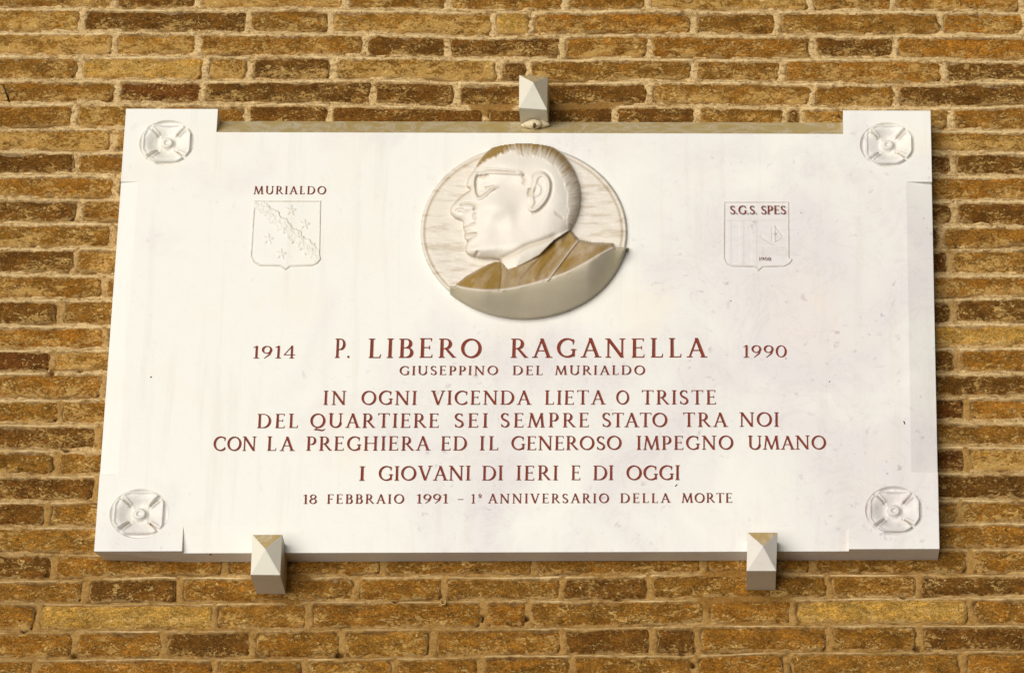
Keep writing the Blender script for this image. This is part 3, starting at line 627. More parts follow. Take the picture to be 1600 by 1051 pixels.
# ---- portrait medallion
def build_medallion():
    (a0, a1, a2), (b0, b1, b2) = DATA['aff_m']
    E0, E1, EA, EB = 605., 547., 553., 461.
    us = np.arange(40, 1172, 3.4); vs = np.arange(48, 1022, 3.4)
    Uu, Vv = np.meshgrid(us, vs)
    rho = np.sqrt(((Uu - E0) / EA) ** 2 + ((Vv - E1) / EB) ** 2)
    d_ell = (1 - rho) * 500                                   # about zoom units inside the rim
    head = smooth_line([(600, 62), (520, 66), (450, 92), (402, 130), (370, 170), (345, 212), (322, 245), (306, 275), (301, 308), (317, 326),
        (292, 345), (262, 370), (238, 395), (220, 416), (213, 440), (222, 461), (246, 479), (272, 490), (283, 502), (283, 522), (288, 542),
        (294, 556), (288, 566), (293, 585), (304, 600), (300, 622), (296, 648), (308, 668), (338, 682), (382, 691), (432, 694), (484, 706),
        (498, 760), (560, 800), (700, 720), (800, 640), (852, 538), (882, 480), (901, 420), (905, 350), (896, 288), (872, 222), (832, 162), (782, 112), (700, 76)], 4, True)
    bust = [(484, 706), (440, 712), (370, 745), (300, 785), (235, 838), (320, 856), (430, 863), (520, 856), (620, 836), (730, 805), (830, 770),
            (930, 720), (1020, 668), (1085, 640), (1105, 682), (1096, 648), (1075, 611), (960, 606), (896, 592), (852, 540), (760, 600), (690, 672), (600, 720), (520, 748)]
    low = smooth_line([(235, 838), (320, 856), (430, 863), (520, 856), (620, 836), (730, 805), (830, 770), (930, 720), (1020, 668), (1085, 636)], 5)
    bust_s = bust[:4] + low + bust[15:]
    inh = in_poly(Uu, Vv, head); dh, _ = seg_dist(Uu, Vv, head, True); dh = np.where(inh, dh, -dh)
    inb = in_poly(Uu, Vv, bust_s); db, _ = seg_dist(Uu, Vv, bust_s, True); db = np.where(inb, db, -db)
    dl, tl = seg_dist(Uu, Vv, low)
    lu = np.array([p[0] for p in low]); lv = np.array([p[1] for p in low])
    lowv = np.interp(Uu, lu, lv)
    belowline = (Vv > lowv) & (Uu > 200) 
    mm = .001
    # background disc with chisel marks
    bgx = .0009 * fbm(Uu / 70, Vv / 13, 201, 5, .7) + .0008 * np.abs(fbm(Uu / 160, Vv / 24, 221, 3)) 
    bgx = bgx * (.35 + .9 * ss(-.2, .5, fbm(Uu / 240, Vv / 150, 231, 2)))
    disc = bgx * ss(2, 14, d_ell) - .0100 * (1 - ss(-2, 14, d_ell))
    disc = disc - .0013 * np.exp(-((d_ell - 26) / 7) ** 2)
    # head dome
    R = 150.
    x = np.clip(dh / R, 0, 1)
    dome = 27 * mm * np.sqrt(1 - (1 - x) ** 2 + 1e-9)
    dome = dome * (.80 + .25 * ss(250, 600, Uu))              # the face turns slightly away
    def line(pts, wdt, n=6):
        d, t = seg_dist(Uu, Vv, smooth_line(pts, n)); return np.exp(-(d / wdt) ** 2) * ss(0, .12, t) * ss(1.0, .88, t)
    dirt_shade = np.zeros(Uu.shape)  # brown along the carved lines: painted groove shade with some stain
    def ridge(pts, wdt, amp): return amp * mm * line(pts, wdt)
    def cutl(pts, wdt, amp, g=.30):
        nonlocal dirt_shade
        l_ = line(pts, wdt); dirt_shade = np.maximum(dirt_shade, g * l_); return 2.1 * amp * mm * l_
    h = dome
    # hair cap: raised a little with a combed edge
    hairline = smooth_line([(338, 226), (372, 196), (430, 165), (500, 138), (545, 132), (600, 158), (650, 150), (700, 172), (760, 200), (800, 250), (828, 320), (836, 400), (830, 480), (842, 540)], 5)
    hp = hairline + [(990, 560), (990, 20), (300, 20)]
    inhair = in_poly(Uu, Vv, hp); dhair, _ = seg_dist(Uu, Vv, hairline); dhair = np.where(inhair, dhair, -dhair)
    dhair = dhair + 13 * fbm(Uu / 12, Vv / 40, 301, 3)
    ang = np.arctan2(Vv - 420, Uu - 600); rad = np.hypot(Uu - 600, Vv - 420)
    strands = fbm(ang * 30 , rad / 110, 311, 4, .7)
    hairm = ss(-6, 14, dhair) * inh
    h = h + hairm * (1.3 * mm + 2.2 * mm * strands)
    # forelock ridge running along the top front
    h = h + ridge([(350, 205), (400, 150), (470, 105), (560, 84), (660, 86), (740, 110)], 11, 1.7) + ridge([(380, 196), (440, 150), (520, 118), (600, 112)], 9, 1.2)
    # brow, orbit, cheek, nose wing, lips, chin, jaw
    def blob(cx, cy, sx, sy, amp, rot=0):
        c_, s_ = math.cos(rot), math.sin(rot); xx = (Uu - cx) * c_ + (Vv - cy) * s_; yy = -(Uu - cx) * s_ + (Vv - cy) * c_
        return amp * mm * np.exp(-(xx / sx) ** 2 - (yy / sy) ** 2)
    h = h + blob(345, 250, 60, 22, 2.2, -.3) - blob(388, 310, 42, 34, 5.0) + blob(398, 305, 24, 16, 3.2)
    h = h + blob(455, 415, 85, 60, 7.5) - blob(470, 540, 70, 70, 5.0) - blob(545, 300, 75, 45, 3.5) + blob(480, 190, 110, 45, 4.0) + blob(760, 330, 70, 160, 3.0) + blob(420, 640, 120, 30, 3.5, -.12) - blob(580, 480, 40, 90, 3.0) - blob(400, 470, 26, 60, 1.6, .35) + blob(300, 418, 42, 22, 3.4) + blob(262, 400, 40, 24, 2.0, -.7)
    h = h - cutl([(262, 412), (300, 397), (340, 404), (350, 424), (338, 440)], 8, 2.3) - blob(262, 446, 16, 8, 3.0, .2) - cutl([(240, 438), (262, 428), (290, 432)], 5, 1.6)
    h = h + blob(312, 530, 30, 13, 1.8) - cutl([(280, 532), (310, 520), (356, 501)], 6, 1.7) - cutl([(284, 566), (310, 566), (336, 562), (362, 560)], 7, 2.6) + blob(312, 590, 28, 14, 2.0)
    h = h - cutl([(292, 612), (312, 600), (338, 580), (358, 560)], 6, 1.4) - blob(330, 618, 32, 12, 1.6) + blob(336, 652, 36, 26, 2.2) - cutl([(352, 490), (340, 470), (352, 448)], 8, 1.0)
    h = h - cutl([(366, 650), (352, 675), (340, 690)], 8, 1.4)
    # glasses: lens rim, bridge and temple
    h = h - cutl([(398, 320), (430, 312), (455, 306)], 6, 1.6) + ridge([(404, 332), (430, 328), (452, 316)], 6, 1.0)
    h = h + ridge([(366, 240), (345, 246), (337, 290), (344, 345), (362, 374), (392, 364), (430, 330), (480, 304)], 7, 4.8)
    dirt_shade = np.maximum(dirt_shade, .42 * line([(372, 252), (356, 258), (349, 295), (355, 342), (368, 362), (395, 350), (440, 318), (470, 304)], 5)); dirt_shade = np.maximum(dirt_shade, .34 * line([(372, 228), (460, 228), (580, 240), (612, 252)], 4))
    dirt_shade = np.maximum(dirt_shade, .30 * line([(301, 310), (318, 328), (292, 347), (262, 372), (230, 402)], 9))
    h = h - cutl([(384, 256), (356, 262), (350, 300), (356, 340), (368, 358), (392, 348)], 6, 2.2)
    h = h + ridge([(330, 238), (372, 240), (400, 236), (470, 236), (560, 240), (610, 248)], 6.5, 3.6) - cutl([(375, 248), (390, 258), (420, 246)], 6, 2.0)
    h = h + ridge([(385, 216), (460, 218), (540, 226), (600, 236)], 5, 2.6) - cutl([(370, 228), (460, 228), (580, 238)], 4, 1.5)
    # ear
    ear = smooth_line([(700, 234), (732, 252), (749, 290), (746, 340), (728, 385), (698, 422), (665, 445), (634, 442), (622, 420), (640, 395), (632, 350), (650, 300), (664, 255)], 5, True)
    ine = in_poly(Uu, Vv, ear); de, _ = seg_dist(Uu, Vv, ear, True); de = np.where(ine, de, -de)
    dirt_shade = np.maximum(dirt_shade, .22 * np.exp(-((de + 5) / 5) ** 2) * (Uu > 640)); dirt_shade = np.maximum(dirt_shade, .16 * np.exp(-((de - 20) / 5) ** 2) * ine)
    h = h + 5.4 * mm * ss(-3, 10, de) - 2.4 * mm * ss(14, 30, de) - 1.6 * mm * np.exp(-((de + 7) / 6) ** 2) * (Uu > 650)
    h = h - cutl([(640, 318), (634, 345), (640, 366)], 8, 3.0) + ridge([(672, 300), (690, 318), (688, 345), (668, 360), (640, 362)], 7, 2.4) + ridge([(636, 312), (650, 318), (652, 340)], 6, 1.6)
    # skull shading grooves behind the ear and jaw line
    h = h - cutl([(598, 250), (612, 275), (600, 300)], 10, .8) + blob(790, 455, 40, 40, -.8) - cutl([(800, 560), (700, 600), (620, 625), (560, 660), (470, 700)], 16, 2.0)
    for q in range(5): h = h - cutl([(770 + q * 9, 440 + q * 6), (780 + q * 9, 465 + q * 5)], 4, .7)
    # shirt collar standing proud of the neck
    col = [(484, 706), (492, 720), (508, 752), (520, 742), (500, 700), (484, 690)]
    collar = [(566, 742), (566, 690), (572, 664), (600, 645), (680, 610), (760, 584), (845, 536), (858, 560), (740, 690), (600, 740)]
    inc = in_poly(Uu, Vv, collar); dc, _ = seg_dist(Uu, Vv, collar, True); dc = np.where(inc, dc, -dc)
    h = h * (1 - .0) + 2.6 * mm * ss(-3, 4, dc)
    h = np.where(inh & ~inb, h, h)
    h = h + .18 * mm * fbm(Uu / 30, Vv / 30, 401, 3)
    # coat: rises from the neck to the cut edge of the bust, so its face looks upward
    along = np.clip((Vv - 545) / (lowv - 545 + 1e-6), 0, 1)
    s = np.clip(1 - (lowv - Vv) / 215., 0, 1)
    edgeH = (12 + 26 * ss(235, 420, Uu) ) * (1 - .80 * ss(930, 1120, Uu))
    coat = (8 + 1.0 * s * 0) * mm + edgeH * mm * s ** 1.15
    upline = [(235, 838), (300, 785), (370, 745), (440, 712), (485, 707)], [(852, 540), (896, 592), (960, 606), (1075, 611), (1098, 650)]
    dup = np.minimum(seg_dist(Uu, Vv, upline[0])[0], seg_dist(Uu, Vv, upline[1])[0])
    coat = coat * (.15 + .85 * ss(-2, 12, dup))
    lap = seg_dist(Uu, Vv, smooth_line([(485, 712), (492, 760), (488, 810), (480, 857)], 4))[0]
    coat = coat - 2.6 * mm * np.exp(-(lap / 6) ** 2) + 1.6 * mm * ss(0, 10, np.where(Uu > 487, lap, 0)) * ss(40, 10, np.where(Uu > 487, lap, 0))
    seam, _ = seg_dist(Uu, Vv, [(890, 596), (850, 645), (790, 724), (728, 804)])
    coat = coat + 3.4 * mm * np.exp(-(seam / 6) ** 2) - 2.4 * mm * np.exp(-((seam - 13) / 7) ** 2)
    lap2, _ = seg_dist(Uu, Vv, smooth_line([(520, 752), (610, 722), (690, 676), (760, 606), (850, 545)], 4))
    coat = coat + 1.8 * mm * np.exp(-((lap2 - 8) / 8) ** 2)
    coat = coat + 4.0 * mm * np.exp(-(seg_dist(Uu, Vv, smooth_line([(800, 600), (745, 665), (700, 720), (660, 790)], 4))[0] / 16) ** 2) - 3.2 * mm * np.exp(-(seg_dist(Uu, Vv, smooth_line([(760, 620), (690, 700), (600, 790)], 4))[0] / 12) ** 2) + 2.5 * mm * np.exp(-(seg_dist(Uu, Vv, [(420, 730), (350, 800)])[0] / 14) ** 2)
    coat = coat + 1.6 * mm * fbm(Uu / 60, Vv / 60, 431, 4) - 1.6 * mm * np.exp(-(seg_dist(Uu, Vv, [(720, 660), (650, 740), (590, 815)])[0] / 14) ** 2)
    rim = np.exp(-((dl - 7) / 6) ** 2) * (~belowline)
    coat = coat + 1.2 * mm * rim
    # cut face under the bust: one smooth plane from the cut edge down to the disc rim
    top_h = (8 + edgeH) * mm
    ellv = E1 + EB * np.sqrt(np.clip(1 - ((Uu - E0) / EA) ** 2, 0, 1))
    q = np.clip((Vv - lowv) / (ellv - lowv + 4), 0, 1)
    cut = top_h * (1 - q ** 1.25) + .5 * mm * fbm(Uu / 200, Vv / 120, 441, 2)
    cut = cut - .0085 * (1 - ss(-2, 8, d_ell))
    # compose
    H = disc.copy(); lab = np.zeros(Uu.shape, int)
    hh = disc * 0 + h + 2 * mm
    H = np.where(inh, np.maximum(disc, hh), H); lab = np.where(inh, 1, lab)
    H = np.where(inb, coat, H); lab = np.where(inb, 2, lab)
    cutm = belowline & (d_ell > -8) & (Uu > 215) & ~inb & (Vv > 600)
    H = np.where(cutm & (cut > disc), cut, H); lab = np.where(cutm, 3, lab)
    # soften single-cell steps
    for _ in range(1):
        Hs = H.copy(); Hs[1:-1, 1:-1] = (H[1:-1, 1:-1] * 4 + H[:-2, 1:-1] + H[2:, 1:-1] + H[1:-1, :-2] + H[1:-1, 2:]) / 8; H = Hs
    Xp = a0 * Uu + a1 * Vv + a2; Zp = b0 * Uu + b1 * Vv + b2
    lx, lz = DATA['lean'][0], DATA['lean'][1]
    Y = -T - .008 - H
    X = Xp + H * lx; Zz = Zp + H * lz
    V = np.stack([X.ravel(), Y.ravel(), Zz.ravel()], -1)
    F = grid_faces(Uu.shape)[:, ::-1]
    top = ss(330, 120, Vv)
    hair_grime_shade = hairm * (np.exp(-(np.clip(dh, 0, 999) / 52) ** 2) * (.35 + .75 * top) + .35 * np.clip(strands, 0, 1) + .10) * (.85 + .55 * strands)  # hair top and outer edge browned: stain plus shade of the turning slopes
    hair_grime_shade = hair_grime_shade + .62 * hairm * ss(600, 380, Uu) * ss(235, 120, Vv) * (.75 + .9 * strands) * ss(0, 26, dhair)
    grime_shade = np.where(lab == 2, 1.0 * (1 - .75 * rim) * (1 - .45 * np.exp(-(seam / 5) ** 2)) * np.clip(.90 + .30 * fbm((Uu + .7 * Vv) / 60, (Uu * -.6 + Vv) / 110, 451, 4, .6) + .12 * (Uu < 487), 0, 1), 0) + np.where(lab == 1, np.clip(np.maximum(hair_grime_shade, dirt_shade + .30 * np.exp(-(dh / 9) ** 2)), 0, .97), 0) \
        + np.where(lab == 0, .10 + .28 * ss(.0, .5, fbm(Uu / 130, Vv / 22, 461, 4, .6)) + .35 * np.exp(-((d_ell - 26) / 7) ** 2), 0) + np.where(lab == 3, .36 + .1 * fbm(Uu / 200, Vv / 90, 471, 3), 0)  # coat and bust underside carry painted shade as well as stain
    labf = lab.ravel()[F[:, 0]]
    din = (d_ell > -10).ravel()[F].all(1)
    at = {'grime_shade': np.clip(grime_shade, 0, 1).ravel()}
    def part(name, sel, parent):
        v, f, a = submesh(V, F, sel & din, at)
        return obj(name, mesh_from(name, v, f, M_CUT_SHADE if name == 'bust_base' else M_MED, True, a), parent)
    med = part('portrait_medallion', labf == 0, plaque)
    part('head', labf == 1, med)['label'] = 'carved bare head in profile facing left, wearing glasses'
    part('jacket', labf == 2, med)['label'] = 'carved coat shoulders browned by stain and painted shade'
    part('bust_base', labf == 3, med)['label'] = 'smooth cut face under the bust, its shade coloured grey'
build_medallion()

# ---- shields
def shield_grid(aff, outline, step=5.0):
    (a0, a1, a2), (b0, b1, b2) = aff
    P = np.array(outline)
    us = np.arange(P[:, 0].min() - 14, P[:, 0].max() + 15, step); vs = np.arange(P[:, 1].min() - 14, P[:, 1].max() + 15, step)
    Uu, Vv = np.meshgrid(us, vs)
    return Uu, Vv, a0 * Uu + a1 * Vv + a2, b0 * Uu + b1 * Vv + b2

def finish_shield(Uu, X, Zz, H, d, name, label):
    V = np.stack([X.ravel(), (-T - H).ravel(), Zz.ravel()], -1)
    F = grid_faces(Uu.shape)[:, ::-1]
    keep = (d > -12).ravel()[F].all(1)
    gy, gx = np.gradient(H * 1000); gg = np.clip(np.hypot(gx, gy) * .5 * (1 + fbm(X * 90, Zz * 90, 77, 3)), 0, .34) * ss(-8, -2, d)  # relief edges browned by slope, painted shade mixed with stain
    v, f, a = submesh(V, F, keep, {'grime_shade': gg.ravel()})
    o = obj(name, mesh_from(name, v, f, M_MARB, True, a), plaque); o['label'] = label
    return o

def crest_one():
    out = [(177, 285), (865, 287), (852, 840), (862, 888), (828, 930), (770, 955), (545, 962), (498, 997), (440, 960), (230, 955), (168, 920), (140, 860), (160, 500)]
    Uu, Vv, X, Zz = shield_grid(DATA['aff_c1'], out)
    ins = in_poly(Uu, Vv, out); d, _ = seg_dist(Uu, Vv, out, True); d = np.where(ins, d, -d)
    mm = .001
    H = -.6 * mm + 2.5 * mm * ss(-5, 4, d) - 1.3 * mm * ss(9, 17, d)
    t = (Uu - 200) * .745 + (Vv - 290) * .667; n_ = -(Uu - 200) * .667 + (Vv - 290) * .745
    hw = 62 + 13 * np.sin(t / 27 + 2.2 * fbm(t / 60, n_ * 0, 13, 2)) + 14 * fbm(t / 16, np.sign(n_) * 3, 15, 2)
    H = H + (1.3 * mm * ss(-4, 5, hw - np.abs(n_ - 4)) ) * ss(6, 14, d)
    H = H + (1.1 * mm * fbm(Uu / 24, Vv / 24, 17, 3)) * ss(0, 8, hw - np.abs(n_ - 4)) * ss(10, 20, d)
    for cx, cy in [(555, 388), (695, 532), (322, 682), (452, 836)]:
        rr = np.hypot(Uu - cx, Vv - cy); a = np.arctan2(Vv - cy, Uu - cx)
        star = 56 * (.30 + .70 * np.abs(np.cos(a * 2.5 + .5)) ** 2.2)
        H = H + .9 * mm * ss(-6, 9, star - rr)
    finish_shield(Uu, X, Zz, H, d, 'shield', 'low relief shield with a wavy diagonal band and four stars')
def crest_two():
    out = [(155, 187), (920, 187), (922, 850), (962, 868), (925, 918), (860, 950), (612, 955), (560, 1002), (512, 953), (250, 950), (185, 920), (152, 858)]
    Uu, Vv, X, Zz = shield_grid(DATA['aff_c2'], out)
    ins = in_poly(Uu, Vv, out); d, _ = seg_dist(Uu, Vv, out, True); d = np.where(ins, d, -d)
    mm = .001
    H = -.6 * mm + 2.5 * mm * ss(-5, 4, d) - 1.3 * mm * ss(9, 17, d)
    H = H - 1.2 * mm * ss(9, 17, d) * 0
    H = H - .7 * mm * np.exp(-((Vv - 402) / 7) ** 2) * ss(0, 8, d)
    fld = ss(408, 420, Vv) * ss(12, 20, d)
    for a, b in [(200, 245), (340, 390), (485, 545)]:
        H = H + .28 * mm * ss(a - 12, a + 12, Uu) * ss(b + 12, b - 12, Uu) * fld
    def ln(p, w_, amp): 
        dd, _ = seg_dist(Uu, Vv, p); return amp * mm * np.exp(-(dd / w_) ** 2)
    H = H - ln([(596, 598), (640, 628), (740, 682), (800, 655), (862, 604)], 9, 1.6) - ln([(725, 486), (725, 650)], 7, .8) + ln([(752, 490), (752, 650)], 8, .8) - ln([(770, 478), (806, 530), (858, 602)], 8, 1.0)
    H = H + ln([(480, 470), (480, 510)], 9, .9)
    for y in (722, 752, 782, 806): H = H - ln([(620, y), (700, y + 6), (800, y - 4), (900, y + 8)], 6, .6)
    finish_shield(Uu, X, Zz, H, d, 'shield', 'low relief shield with a lettered header, upright stripes and a small boat')
crest_one(); crest_two()

# ---- inscription: Roman capitals drawn as tapering strokes, outlined by a distance field
TK, TN_, SF = .150, .084, .052
def stem(x, w_=TK, y0=0., y1=1., s0=True, s1=True, e=.085):
    r = [[(x, y0), (x, y1), w_, w_ * .92]]
    if s0: r.append([(x - e - .03, y0 + SF / 2), (x + e + .03, y0 + SF / 2), SF, SF])
    if s1: r.append([(x - e - .03, y1 - SF / 2), (x + e + .03, y1 - SF / 2), SF, SF])
    return r
def arc(cx, cy, rx, ry, a0, a1, w0, w1, n=14, wm=None):
    out = []
    for i in range(n):
        t0 = i / n; t1 = (i + 1) / n
        A = math.radians(a0 + (a1 - a0) * t0); B = math.radians(a0 + (a1 - a0) * t1)
        # stress: thick at the sides, thin at top and bottom
        f = lambda A_: (w0 + (w1 - w0) * abs(math.cos(A_ + .25)) ** 1.3)
        out.append([(cx + rx * math.cos(A), cy + ry * math.sin(A)), (cx + rx * math.cos(B), cy + ry * math.sin(B)), f(A), f(B)])
    return out
def foot(x, e=.12): return [[(x - e, SF / 2), (x + e, SF / 2), SF, SF]]
def topf(x, e=.12): return [[(x - e, 1 - SF / 2), (x + e, 1 - SF / 2), SF, SF]]
def ring(cx, cy, rx, ry): return arc(cx, cy, rx - TK * .45, ry - TN_ * .5, 0, 360, TN_, TK, 28)
G = {
 'A': (.80, [[(.10, .02), (.40, 1.0), TN_, TN_], [(.38, 1.0), (.70, .02), TK, TK], [(.20, .36), (.60, .36), .055, .055]] + foot(.10, .11) + foot(.71, .13)),
 'B': (.64, stem(.14) + [[(.14, .975), (.32, .975), .05, .05], [(.14, .525), (.34, .525), .05, .05], [(.14, .03), (.34, .03), .05, .05]] + arc(.32, .75, .18, .225, -90, 90, .05, TK) + arc(.34, .28, .22, .25, -90, 90, .05, TK)),
 'C': (.80, arc(.46, .5, .38, .465, 48, 312, TN_, TK, 22) + [[(.71, .70), (.71, .93), .05, .06], [(.71, .10), (.72, .27), .04, .04]]),
 'D': (.84, stem(.14) + [[(.14, .975), (.34, .975), .05, .05], [(.14, .03), (.34, .03), .05, .05]] + arc(.34, .5, .40, .475, -90, 90, .05, TK, 20)),
 'E': (.60, stem(.14, s0=False, s1=False) + [[(.04, .975), (.52, .975), .05, .05], [(.14, .52), (.44, .52), .05, .05], [(.04, .027), (.54, .027), .05, .055], [(.52, .97), (.51, .84), .05, .03], [(.54, .03), (.56, .17), .05, .03], [(.44, .43), (.44, .61), .035, .035]]),
 'F': (.56, stem(.14, s1=False) + [[(.04, .975), (.51, .975), .05, .05], [(.14, .50), (.42, .50), .05, .05], [(.51, .97), (.50, .84), .05, .03], [(.42, .41), (.42, .59), .035, .035]]),
 'G': (.84, arc(.46, .5, .38, .465, 48, 312, TN_, TK, 22) + [[(.71, .70), (.71, .93), .05, .06], [(.73, .10), (.73, .40), .12, .12], [(.62, .41), (.83, .41), SF, SF]]),
 'H': (.86, stem(.14) + stem(.70) + [[(.14, .51), (.70, .51), .05, .05]]),
 'I': (.28, stem(.14)),
 'L': (.56, stem(.14, s0=False) + [[(.04, .027), (.50, .027), .05, .055], [(.50, .03), (.53, .19), .05, .03]]),
 'M': (1.0, [[(.10, .02), (.20, .97), TN_, TN_], [(.20, .98), (.50, .06), TK, TK * .9], [(.50, .06), (.79, .97), TN_, TN_], [(.79, .98), (.88, .02), TK, TK]] + foot(.10, .10) + foot(.88, .11) + [[(.10, .978), (.24, .978), SF, SF], [(.78, .978), (.88, .978), SF, SF]]),
 'N': (.88, [[(.13, .02), (.13, .97), TN_, TN_], [(.12, .99), (.73, .02), TK, TK], [(.73, .04), (.73, .97), TN_, TN_]] + foot(.13, .10) + topf(.73, .11) + [[(.01, .978), (.16, .978), SF, SF]]),
 'O': (.90, ring(.45, .5, .44, .505)),
 'P': (.60, stem(.14) + [[(.14, .975), (.30, .975), .05, .05], [(.14, .44), (.30, .44), .05, .05]] + arc(.30, .707, .21, .267, -90, 90, .05, TK)),
 'Q': (.90, ring(.45, .5, .44, .505) + [[(.44, .02), (.28, -.13), .05, .07], [(.28, -.13), (.50, -.13), .07, .11], [(.50, -.13), (.72, -.19), .11, .10], [(.72, -.19), (.90, -.08), .10, .03]]),
 'R': (.72, stem(.14) + [[(.14, .975), (.30, .975), .05, .05], [(.14, .48), (.33, .48), .05, .05]] + arc(.30, .727, .20, .247, -90, 90, .05, TK) + [[(.32, .48), (.64, .05), .11, .13], [(.62, .05), (.76, .022), .08, .035]]),
 'S': (.54, arc(.27, .745, .185, .215, 35, 235, .06, .125, 14) + [[(.165, .57), (.385, .43), .14, .14]] + arc(.27, .255, .205, .22, 55, -145, .06, .13, 14) + [[(.43, .80), (.43, .95), .05, .04], [(.075, .06), (.075, .23), .04, .05]]),
 'T': (.70, stem(.35, s1=False) + [[(.03, .975), (.67, .975), .05, .05], [(.03, .975), (.04, .83), .05, .03], [(.67, .975), (.66, .83), .05, .03]]),
 'U': (.84, [[(.14, .97), (.14, .34), TK, TK], [(.70, .97), (.70, .34), TN_, TN_]] + arc(.42, .34, .28, .305, 180, 360, TN_, TK, 16) + topf(.14, .12) + topf(.70, .11)),
 'V': (.80, [[(.11, .98), (.42, .0), TK, TK], [(.42, .0), (.70, .98), TN_, TN_]] + topf(.11, .12) + topf(.70, .11)),
 '1': (.40, [[(.22, .02), (.22, .97), .12, .12], [(.22, .96), (.06, .86), .07, .04]] + foot(.22, .13)),
 '9': (.58, arc(.28, .68, .21, .275, 0, 360, .06, .12, 20) + [[(.49, .66), (.42, .32), .12, .09], [(.42, .32), (.16, .01), .09, .04]]),
 '0': (.62, arc(.30, .5, .24, .455, 0, 360, .06, .12, 22)),
 '8': (.56, arc(.28, .75, .18, .21, 0, 360, .06, .105, 18) + arc(.28, .27, .215, .245, 0, 360, .06, .12, 18)),
 '4': (.62, [[(.43, .02), (.43, .97), .11, .11], [(.43, .97), (.05, .29), .05, .05], [(.04, .28), (.58, .28), .055, .055]] + foot(.43, .10)),
 'o': (.34, arc(.16, .82, .10, .14, 0, 360, .05, .07, 14) + [[(.02, .60), (.30, .60), .04, .04]]),
 '.': (.20, [[(.10, .055), (.101, .055), .13, .13]]),
 '-': (.60, [[(.08, .42), (.52, .42), .06, .06]]),
}
_gm = {}
def glyph_mesh(ch, small=False, wt=1.0):
    key = (ch, small, wt)
    if key in _gm: return _gm[key]
    wd, strokes = G[ch]
    st = .030 if small else .021
    xs = np.arange(-.12, wd + .16, st); ys = np.arange(-.30, 1.12, st)
    X, Y = np.meshgrid(xs, ys)
    D = np.full(X.shape, 9.0)
    kq = .016
    for (ax, ay), (bx, by), wa, wb in strokes:
        dx, dy = bx - ax, by - ay; L = dx * dx + dy * dy + 1e-12
        t = np.clip(((X - ax) * dx + (Y - ay) * dy) / L, 0, 1)
        d = np.hypot(X - ax - t * dx, Y - ay - t * dy) - (wa + (wb - wa) * t) / 2 * wt
        h_ = np.clip(.5 + .5 * (D - d) / kq, 0, 1)
        D = D * (1 - h_) + d * h_ - kq * h_ * (1 - h_)
    # keep stems square at cap line and base line
    if ch not in 'QCGOSU0986o.-': D = np.maximum(D, np.maximum(Y - 1.0, -Y))
    # marching squares, filled
    verts = []; idx = {}; faces = []
    def vid(key_, p):
        if key_ not in idx: idx[key_] = len(verts); verts.append(p)
        return idx[key_]
    ny, nx = D.shape
    S_ = D < 0
    for j in range(ny - 1):
        if not (S_[j].any() or S_[j + 1].any()): continue
        for i in range(nx - 1):
            c = [(j, i), (j, i + 1), (j + 1, i + 1), (j + 1, i)]
            s = [S_[q] for q in c]
            if not any(s): continue
            poly = []
            for a in range(4):
                p, q = c[a], c[(a + 1) % 4]
                if s[a]: poly.append(vid(('v', p), (xs[p[1]], ys[p[0]], -.0009 + .0008 * min(1.0, -D[p] / .062))))
                if s[a] != s[(a + 1) % 4]:
                    t = D[p] / (D[p] - D[q])
                    poly.append(vid(('e', min(p, q), max(p, q)), (xs[p[1]] + (xs[q[1]] - xs[p[1]]) * t, ys[p[0]] + (ys[q[0]] - ys[p[0]]) * t, -.0009)))
            if len(poly) >= 3: faces.append(tuple(poly))
    me = mesh_from('letter', [(x, d_, y) for x, y, d_ in verts], faces, M_INK, False)
    _gm[key] = me
    return me

SPAN = {}
for label, words in DATA['text']:
    line_o = empty('inscription_line', (words[0][1][0], -T - (.0023 if words[0][0] in ('S.G.S.', '1908') else .0002), words[0][1][1]), plaque)
    line_o['label'] = label
    ox, oz = words[0][1]
    for s, p, q, hgt in words:
        p = Vector(p); q = Vector(q); L = (q - p).length; ang = math.atan2(q.y - p.y, q.x - p.x)
        adv = [G[c][0] for c in s]
        # aspect of the letters follows the cap height; what is left of the word's width becomes spacing
        wsum = sum(adv) * hgt
        asp = 1.10
        gap = (L - wsum * asp) / max(1, len(s) - 1)
        if s.isdigit(): asp = (L - .10 * hgt * (len(s) - 1)) / wsum; gap = .10 * hgt
        elif len(s) == 1: asp = L / wsum * 1.0; gap = 0
        elif gap < .06 * hgt: asp = (L - .06 * hgt * (len(s) - 1)) / wsum; gap = .06 * hgt
        elif gap > .26 * hgt: asp = min(1.3, (L - .26 * hgt * (len(s) - 1)) / wsum); gap = (L - wsum * asp) / (len(s) - 1)
        x = 0
        for c, a in zip(s, adv):
            me = glyph_mesh(c, hgt < .009, .95 if hgt > .031 else (.93 if hgt > .022 else 1.0))
            o = obj('letter', me, line_o)
            t = p + (q - p).normalized() * x
            up = 0.0
            o.location = (t.x - ox + random.uniform(-1, 1) * .006 * hgt, 0, t.y - oz + random.uniform(-1, 1) * .008 * hgt)
            o.scale = (hgt * asp, 1, hgt * random.uniform(.99, 1.01))
            o.rotation_euler = (0, -ang + math.radians(random.uniform(-.4, .4)), 0)
            x += a * hgt * asp + gap

